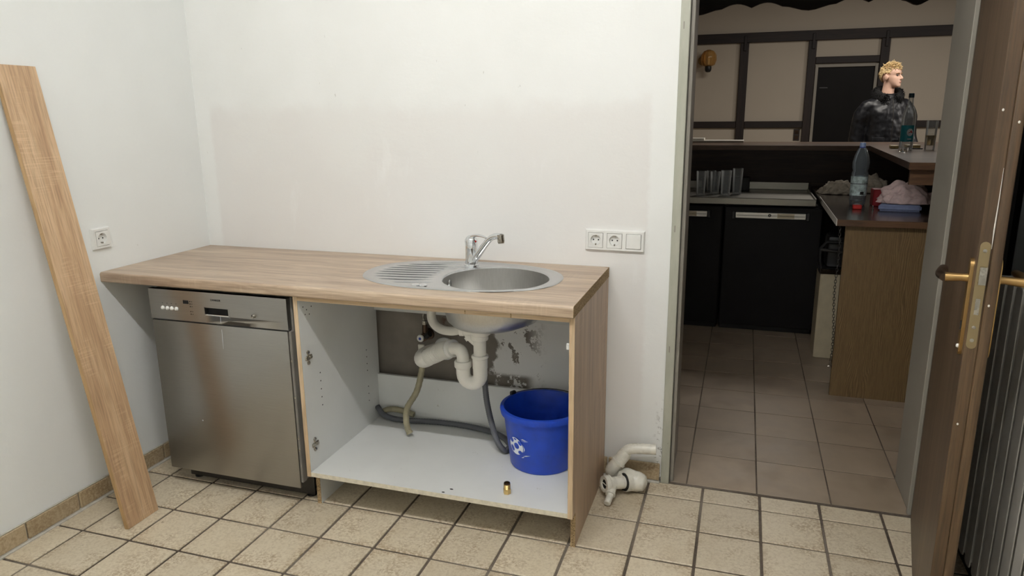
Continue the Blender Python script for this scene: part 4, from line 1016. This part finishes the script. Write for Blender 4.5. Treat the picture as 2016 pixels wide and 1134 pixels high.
# ------------------------------------------------------------------ glassware and clutter on the bar
def tumbler(r, h, x, y, z, lab, group, mat='thin_glass'):
    b = nb(); lathe(b, [(0, 0), (r*.80, 0), (r*.84, .004), (r, h), (r-.0025, h), (r*.84-.003, .012), (0, .010)], 24, Tm(x, y, z+.0005))
    return tag(obj('drinking_glass', b, mat), lab, 'glass', group)
tumbler(.033, .160, 2.032, 2.33, .890, 'tall empty glass nearest the door frame on the steel worktop', 'empty glasses on the steel worktop')
tumbler(.034, .150, 2.118, 2.44, .890, 'empty glass second from the door frame on the steel worktop', 'empty glasses on the steel worktop')
tumbler(.033, .145, 2.085, 2.58, .890, 'empty glass at the back behind the two nearest the door frame', 'empty glasses on the steel worktop')
tumbler(.034, .172, 2.263, 2.45, .890, 'tall empty glass at the right end of the row on the steel worktop', 'empty glasses on the steel worktop')
tumbler(.034, .150, 2.190, 2.55, .890, 'empty glass standing in the middle of the cluster on the steel worktop', 'empty glasses on the steel worktop')
tumbler(.034, .165, 2.190, 2.345, .890, 'empty glass at the front of the cluster between two tall glasses', 'empty glasses on the steel worktop')
tr = nb(); box(tr, 2.02, 2.345, 2.66, 2.79, .891, .985, .008, 2); tag(obj('bottle_tray', tr, 'black'), 'black box standing behind the glasses on the steel worktop', 'box')

bo = thing('glass_bottle', 'clear glass bottle with teal label and dark cap on the raised bar', 'bottle', (3.222, 2.27, ZR))
b = nb(); Pf = [(.030, 0), (.036, .004), (.0375, .012), (.0375, .185), (.034, .215), (.024, .240), (.016, .262), (.0135, .295), (.0135, .318)]
lathe(b, [(0, .006)] + Pf + [(r_-.003, z+.004 if i > 1 else z) for i, (r_, z) in reversed(list(enumerate(Pf)))][:-2] + [(.033, .012), (0, .012)], 28, Tm(3.222, 2.27, ZR+.0005))
obj('glass_body', b, 'thin_glass', bo)
obj('cap', lathe(nb(), [(0, .330), (.0150, .330), (.0158, .325), (.0158, .306), (.0140, .305)], 20, Tm(3.222, 2.27, ZR)), 'cap_teal', bo)
b = nb(); c0 = R(-105)
rg = [[b.verts.new((3.222+.0381*math.cos(c0-1.15+2.3*i/20), 2.27+.0381*math.sin(c0-1.15+2.3*i/20), ZR+z)) for i in range(21)] for z in (.050, .145)]
for i in range(20): b.faces.new((rg[0][i], rg[0][i+1], rg[1][i+1], rg[1][i]))
lb = obj('label', b, 'teal', bo)
def on_bottle(name, outl, e, mat):
    b = nb(); vs2 = [b.verts.new((3.222+(.0383+e)*math.cos(c0+u/.038), 2.27+(.0383+e)*math.sin(c0+u/.038), ZR+v)) for u, v in outl]; b.faces.new(vs2); return obj(name, b, mat, lb)
on_bottle('emblem_disc', ell(.017, .104, .0165, .022), .0016, 'print_white')
on_bottle('emblem_mark', [(.006, .100), (.030, .100), (.022, .117), (.017, .108)], .0022, 'red')
on_bottle('label_line', [(.006, .062), (.028, .062), (.028, .068), (.006, .068)], .0018, 'print_white')

gl = nb(); gx, gy = 3.352, 2.28
lathe(gl, [(0, 0), (.026, 0), (.0275, .004), (.0315, .170), (.0290, .170), (.0255, .026), (0, .022)], 28, Tm(gx, gy, ZR+.0005))
gg = thing('long_drink_glass', 'tall half-full glass at the right end of the raised bar', 'glass', (gx, gy, ZR))
obj('glass_wall', gl, 'thin_glass', gg)
obj('drink', lathe(nb(), [(0, .024), (.0248, .028), (.0272, .085), (0, .085)], 24, Tm(gx, gy, ZR+.0005)), 'drink', gg)
sg = nb(); lathe(sg, [(0, 0), (.022, 0), (.024, .004), (.026, .024), (.023, .024), (.020, .007), (0, .006)], 24, Tm(3.165, 2.02, ZR+.0005))
tag(obj('small_glass_dish', sg, 'glass'), 'small low glass dish at the near edge of the raised bar', 'dish')
tag(obj('packet', box(nb(), 3.255, 3.33, 2.40, 2.50, ZR+.0005, ZR+.024, .006, 2), 'foil'), 'yellow packet lying between the teal bottle and the glass', 'packet')
tag(obj('packet', box(nb(), 3.165, 3.21, 2.40, 2.47, ZR+.0005, ZR+.020, .005, 2), 'foil'), 'small yellow packet left of the teal-labelled bottle', 'packet')
tag(obj('knife', box(nb(), 3.255, 3.335, 2.355, 2.372, ZR+.0005, ZR+.006, .002, 1), 'black'), 'dark pen-like stick lying in front of the yellow packet', 'pen')
tag(obj('white_panel', box(nb(), 1.62, 2.285, 3.30, 3.46, ZR+.0005, ZR+.016, .002, 1), 'paper'), 'long white flat board on the raised bar near the door frame', 'board')
tag(obj('white_panel', box(nb(), 1.60, 1.985, 3.33, 3.46, ZR+.0165, ZR+.032, .002, 1), 'paper'), 'shorter white flat piece stacked on the long white board', 'board')

pb = thing('plastic_bottle', 'half-crushed clear plastic water bottle with pale label on the low counter', 'bottle', (2.914, 1.75, .92))
bx_, by_ = 2.914, 1.75
Pf = [(.036, 0), (.040, .006), (.0425, .03), (.0425, .175), (.038, .190), (.0425, .205), (.044, .235), (.036, .272), (.022, .308), (.0135, .318), (.0135, .325)]
b = nb(); lathe(b, [(0, .010)] + Pf + [(max(.002, r_-.0012), z) for r_, z in reversed(Pf[2:])] + [(0, .013)], 28, Tm(bx_, by_, .9205)); obj('bottle_body', b, 'pet', pb)
obj('label', lathe(nb(), [(.0430, .055), (.0434, .055), (.0434, .160), (.0430, .160)], 28, Tm(bx_, by_, .92), closed=True), 'label_grey', pb)
obj('label_band', lathe(nb(), [(.0436, .118), (.0440, .118), (.0440, .122), (.0436, .122)], 28, Tm(bx_, by_, .92), closed=True), 'grey_led', pb)
obj('label_code', box(nb(), .010, .028, -.0445, -.0436, .062, .078, 0, 1, Tm(bx_, by_, .92) @ Rm('Z', R(-8))), 'hole', pb)
obj('cap', lathe(nb(), [(0, .342), (.0145, .342), (.0155, .338), (.0155, .320), (0, .320)], 20, Tm(bx_, by_, .92)), 'cap_blue', pb)
obj('cap_ring', lathe(nb(), [(0, .320), (.016, .320), (.016, .314), (0, .314)], 20, Tm(bx_, by_, .92)), 'cyan_mark', pb)

def cloth(name, c, s, amp, freq, mat, lab, seed, ridge=True):
    b = nb(); bmesh.ops.create_icosphere(b, subdivisions=5, radius=1)
    for v in b.verts:
        p = v.co.copy(); q = Vector((p.x*s[0], p.y*s[1], p.z*s[2]))
        nz = noise.noise(Vector((p.x*freq+seed, p.y*freq*1.6, p.z*freq)))
        rd = 1-abs(noise.noise(Vector((p.x*freq*.8+seed*3, p.y*freq*1.9, p.z*freq*.6))))*2
        k = 1+amp*(nz*.6+(rd*.6 if ridge else 0))
        q = Vector((q.x*k, q.y*k, q.z*k*(1+.25*nz)))
        if q.z < 0: q.z *= .03
        v.co = q+Vector(c)
    lo = min(v.co.z for v in b.verts)
    for v in b.verts: v.co.z += c[2]-lo
    return tag(obj(name, b, mat, sharp=0 if False else 180), lab, 'cloth')
fb = nb()
prism(fb, [(2.985, 1.515), (3.185, 1.495), (3.20, 1.66), (3.03, 1.68)], 'z', .9205, .953); bmesh.ops.bevel(fb, geom=fb.edges[:], offset=.008, segments=3, affect='EDGES')
tag(obj('folded_cloth', fb, 'cloth_blue'), 'folded blue-grey cloth near the front edge of the low counter', 'cloth')
cloth('crumpled_towel', (3.125, 1.60, .9535), (.115, .075, .085), .30, 2.6, 'cloth_pink', 'crumpled pale pink towel lying on the folded blue cloth', 3.1)
cloth('crumpled_rag', (2.88, 2.34, .9203), (.10, .07, .060), .38, 2.8, 'cloth_grey', 'crumpled greige rag behind the plastic bottle', 7.7)
cloth('crumpled_rag', (3.09, 2.47, .9203), (.09, .07, .085), .35, 2.9, 'cloth_grey', 'greige rag heaped right of and behind the plastic bottle', 12.3)
tag(obj('red_box', box(nb(), 2.985, 3.045, 1.70, 1.80, .9205, 1.012, .004, 1), 'dark_red'), 'dark red box behind the folded blue cloth', 'box')
tag(obj('red_carton', box(nb(), 2.868, 2.912, 1.545, 1.580, .9205, .943, .003, 1), 'red'), 'small bright red carton in front of the plastic bottle', 'carton')
b = nb(); lathe(b, [(0, .0), (.006, .0), (.006, .008), (.003, .010), (.003, .022), (0, .024)], 10, Tm(2.962, 1.53, .9205)); tag(obj('bottle_stopper', b, 'chrome'), 'tiny metal stopper left of the folded blue cloth', 'stopper')

# ------------------------------------------------------------------ person behind the bar
pe = thing('person', 'blond person in black leather jacket with fur collar looking right behind the bar', 'person', (3.585, 5.30, 0), R(12))
pe.scale = (1.03, 1.0, 1.03); bpy.context.view_layer.update()
def sect(b, secs, seg=28, exp=2.3):
    rings = []
    for (z, w_, f_, bk_, cx, cy) in secs:
        ring = []
        for k in range(seg):
            t = 2*PI*k/seg; c, s_ = math.cos(t), math.sin(t); p = 2/exp
            x = w_*math.copysign(abs(c)**p, c); y = (bk_ if s_ > 0 else f_)*math.copysign(abs(s_)**p, s_)
            ring.append(b.verts.new((cx+x, cy+y, z)))
        rings.append(ring)
    for a, c in zip(rings, rings[1:]):
        for k in range(seg): j = (k+1) % seg; b.faces.new((a[k], a[j], c[j], c[k]))
    b.faces.new(rings[0][::-1]); b.faces.new(rings[-1])
HZ = 1.595; HM = Tm(.012, -.015, HZ+.004) @ Rm('Z', R(40)) @ Rm('X', R(-2)) @ Matrix.Scale(.93, 4)
b = nb()
hd = nb()
sect(hd, [(.000, .022, .028, .02, 0, -.058), (.010, .036, .036, .045, 0, -.054), (.028, .045, .044, .07, 0, -.046), (.048, .053, .060, .09, 0, -.030), (.068, .060, .074, .10, 0, -.016), (.088, .066, .083, .105, 0, -.006), (.104, .069, .082, .108, 0, 0), (.116, .068, .079, .110, 0, .002), (.130, .071, .090, .110, 0, .003), (.150, .074, .092, .108, 0, .005), (.175, .072, .086, .100, 0, .008), (.198, .060, .068, .080, 0, .012), (.213, .040, .044, .052, 0, .014), (.221, .014, .016, .02, 0, .016)], 32, 2.15)
tube(hd, [(0, -.080, .124), (0, -.094, .105), (0, -.108, .086), (0, -.104, .078), (0, -.085, .072)], [.006, .008, .0105, .011, .008], 10)
for s in (-1, 1):
    ball(hd, (s*.0075, -.094, .079), (.0062, .008, .0062), 8)
    ball(hd, (s*.073, .012, .106), (.010, .019, .032), 12, Rm('Y', s*R(6)))
ball(hd, (0, -.086, .052), (.020, .010, .0055), 10); ball(hd, (0, -.085, .043), (.017, .010, .0055), 10); ball(hd, (0, -.080, .018), (.018, .014, .014), 10)
tube(hd, [(0, .012, .07), (0, .025, 0), (0, .035, -.11)], [.056, .055, .062], 18)
hd.transform(HM)
tmp = bpy.data.meshes.new('tmp'); hd.to_mesh(tmp); hd.free(); b.from_mesh(tmp); bpy.data.meshes.remove(tmp)
sect(b, [(.86, .155, .10, .11, 0, .01), (.95, .165, .105, .12, 0, .01), (1.08, .145, .10, .095, 0, .005), (1.22, .165, .115, .10, 0, .01), (1.36, .165, .115, .10, 0, .015), (1.44, .140, .085, .09, 0, .02), (1.49, .09, .065, .07, 0, .025), (1.54, .055, .05, .055, 0, .03)], 30)
ARM = {}
for s in (-1, 1):
    ARM[s] = [(s*.160, .02, 1.445), (s*.205, .03, 1.33), (s*.225, .05, 1.17), (s*.228, .02, 1.02), (s*.225, -.035, .93)] if s < 0 else [(s*.160, .02, 1.445), (s*.205, .02, 1.33), (s*.225, .02, 1.17), (s*.24, -.06, 1.02), (s*.225, -.12, .93)]
    tube(b, spl(ARM[s], 5), [.052, .05, .043, .036, .027], 14)
    w0 = Vector(ARM[s][-1]); dn = Vector((0, -.35, -1)).normalized()
    ball(b, w0+dn*.045, (.018, .036, .048), 12)
    for k, (off, ln) in enumerate(((-.030, .062), (-.010, .074), (.010, .078), (.030, .068))):
        p0 = w0+dn*.075+Vector((0, off*-.9, 0)); tube(b, [p0, p0+dn*ln*.5+Vector((-s*.006, 0, 0)), p0+dn*ln+Vector((-s*.022, -.004, 0))], [.0095, .0088, .0075], 8)
    p0 = w0+dn*.02+Vector((0, -.028, 0)); tube(b, [p0, p0+Vector((-s*.01, -.022, -.03)), p0+Vector((-s*.014, -.028, -.06))], [.011, .010, .008], 8)
    tube(b, [(s*.09, .01, .92), (s*.10, 0, .70), (s*.105, -.005, .50), (s*.108, .015, .30), (s*.11, .03, .09)], [.092, .078, .056, .052, .038], 16)
    tube(b, [(s*.11, .06, .045), (s*.112, -.02, .05), (s*.118, -.12, .035), (s*.12, -.17, .03)], [.036, .045, .038, .022], 12, sq=.8)
body = obj('body', b, 'skin', pe, local=True, sharp=180)
md = body.modifiers.new('remesh', 'REMESH'); md.mode = 'VOXEL'; md.voxel_size = .0058; md.use_smooth_shade = True
sm = body.modifiers.new('smooth', 'SMOOTH'); sm.factor = .5; sm.iterations = 3
for s in (-1, 1):
    e = nb(); ball(e, (s*.030, -.0725, .1145), (.013, .010, .0065), 12); e.transform(HM); obj('eye', e, 'eye', body, local=True)
    e = nb(); tube(e, [(s*.012, -.086, .129), (s*.030, -.0855, .134), (s*.050, -.070, .130)], [.0045, .005, .003], 8, sq=.7); e.transform(HM); obj('eyebrow', e, 'brow', body, local=True)
e = nb(); tube(e, [(-.022, -.079, .0475), (-.008, -.0945, .049), (.008, -.0945, .049), (.022, -.079, .0475)], [.0015, .0036, .0036, .0015], 8); e.transform(HM); obj('lips', e, 'lips', body, local=True)
# hair: cap plus tousled tufts
h = nb()
bmesh.ops.create_icosphere(h, subdivisions=4, radius=1)
for v in list(h.verts):
    p = v.co; v.co = Vector((p.x*.0805, p.y*.111+.015, p.z*.097+.131)) + p*(.006*noise.noise(p*5))
def hairline(y): return .176 if y < -.06 else (.176-1.0*(y+.06) if y < -.02 else (.136 if y < .035 else max(.03, .136-2.4*(y-.035))))
bmesh.ops.delete(h, geom=[v for v in h.verts if v.co.z < hairline(v.co.y)], context='VERTS')
random.seed(11)
for k in range(1100):
    a = random.uniform(0, 2*PI); el = R(90*random.random()**.75)
    p = Vector((math.cos(a)*math.cos(el)*.080, math.sin(a)*math.cos(el)*.110+.015, math.sin(el)*.097+.131))
    if p.z < hairline(p.y)+.003: continue
    out = Vector((p.x*1.1, p.y-.014, (p.z-.10)*.8)).normalized()
    topw = max(0, min(1, (p.z-.170)/.045))
    fwd = Vector((random.gauss(0, .55), -random.uniform(.2, 1.2), random.uniform(-.1, .4)))*topw + Vector((0, .35, -1))*(1-topw)
    ln = .012 + random.uniform(.008, .026)*topw*(1.25 if p.y < 0 else .9)
    d1 = (out*(.25+.35*topw)+fwd*.8).normalized(); d2 = (d1-out*.25*topw+Vector((random.gauss(0, .4), random.gauss(0, .3), -.35*topw))).normalized()
    q1 = p+d1*ln*.6; q2 = q1+d2*ln*.6
    tube(h, [p-out*.003, q1, q2], [.0042, .0036, .0008], 5)
h.transform(HM); obj('hair', h, 'hair', pe, local=True, sharp=180, norm=False)
# jacket
j = nb()
sect(j, [(.80, .165, .155, .155, 0, .0), (.84, .178, .16, .165, 0, .0), (.95, .178, .165, .165, 0, .005), (1.10, .174, .165, .155, 0, .005), (1.25, .176, .165, .15, 0, .01), (1.36, .184, .155, .14, 0, .015), (1.44, .185, .125, .13, 0, .018), (1.49, .150, .10, .105, 0, .02), (1.53, .09, .08, .08, 0, .022)], 36, 2.4)
for s in (-1, 1):
    A_ = [Vector(p) for p in ARM[s]]; A_[0] = A_[0]+Vector((-s*.01, 0, -.02)); A_ = [Vector((s*.08, .02, 1.40))] + A_
    tube(j, spl(A_, 6), [.062, .076, .080, .076, .068, .055], 18)
    tube(j, [A_[-1]+Vector((0, .012, .03)), A_[-1]+Vector((0, -.003, -.008))], [.056, .050], 16)
jk = obj('jacket', j, 'leather', pe, local=True, sharp=180)
md = jk.modifiers.new('remesh', 'REMESH'); md.mode = 'VOXEL'; md.voxel_size = .009; md.use_smooth_shade = True
sm = jk.modifiers.new('smooth', 'SMOOTH'); sm.factor = .5; sm.iterations = 4
tx = bpy.data.textures.new('folds', 'CLOUDS'); tx.noise_scale = .13; tx.noise_depth = 2
dm = jk.modifiers.new('folds', 'DISPLACE'); dm.texture = tx; dm.strength = .030; dm.mid_level = .5; dm.texture_coords = 'LOCAL'
tx2 = bpy.data.textures.new('wrinkles', 'STUCCI'); tx2.noise_scale = .045
dm = jk.modifiers.new('wrinkles', 'DISPLACE'); dm.texture = tx2; dm.strength = .004; dm.mid_level = .5; dm.texture_coords = 'LOCAL'
obj('zip', tube(nb(), [(0.0, -.187, .86), (0.0, -.188, 1.1), (0, -.182, 1.3), (0, -.150, 1.44), (0, -.115, 1.50)], .004, 6), 'dark_metal', jk, local=True)
for s in (-1, 1):
    obj('pocket_flap', box(nb(), -.055, .055, -.008, .008, -.03, .03, .006, 2, Tm(s*.115, -.178, 1.12) @ Rm('Z', s*R(14))), 'leather', jk, local=True)
# shirt showing at the throat
obj('shirt', sect(nb(), []) if False else tube(nb(), [(.0, .018, 1.48), (.0, .012, 1.535), (.0, .008, 1.555)], [.078, .072, .066], 20), 'shirt', pe, local=True)
# fur collar
f = nb(); random.seed(5)
C_ = []
for k in range(25):
    t = R(-68+ (k/24)*(180+136-0)) ; t = R(-90+26 + (360-52)*k/24)
    C_.append(Vector((math.cos(t)*.105, .012+math.sin(t)*.098, 1.545-.055*max(0, -math.sin(t))-.010+.03*max(0, math.sin(t)))))
tube(f, C_, [.026]+[.036]*23+[.026], 14, sq=1.5, up=(0, 0, 1))
for k in range(3200):
    i = random.randrange(0, 25); c = C_[i]; dr_ = Vector((random.gauss(0, 1), random.gauss(0, 1), random.gauss(.2, 1))).normalized()
    c = c.lerp(C_[min(24, i+1)], random.random()); p = c+Vector((dr_.x*.032, dr_.y*.032, dr_.z*.049)); tube(f, [p, p+dr_*.012+Vector((random.gauss(0, .004), random.gauss(0, .004), random.uniform(-.008, .006)))], [.0035, .0006], 4)
obj('fur_collar', f, 'fur', jk, local=True, sharp=180, norm=False)
t_ = nb()
for s in (-1, 1): tube(t_, [(s*.09, .01, .95), (s*.10, 0, .70), (s*.105, -.005, .50), (s*.108, .015, .30), (s*.11, .03, .07)], [.108, .094, .075, .072, .070], 18)
sect(t_, [(.80, .17, .12, .13, 0, .01), (.92, .178, .122, .135, 0, .01), (.99, .17, .118, .125, 0, .01)], 28)
tr_ = obj('trousers', t_, 'jeans', pe, local=True, sharp=180)
md = tr_.modifiers.new('remesh', 'REMESH'); md.mode = 'VOXEL'; md.voxel_size = .010; md.use_smooth_shade = True
for s in (-1, 1):
    obj('shoe', tube(nb(), spl([(s*.11, .075, .045), (s*.112, .0, .055), (s*.118, -.10, .042), (s*.12, -.185, .032)], 4), [.042, .052, .046, .030], 14, sq=.82), 'black', pe, local=True)
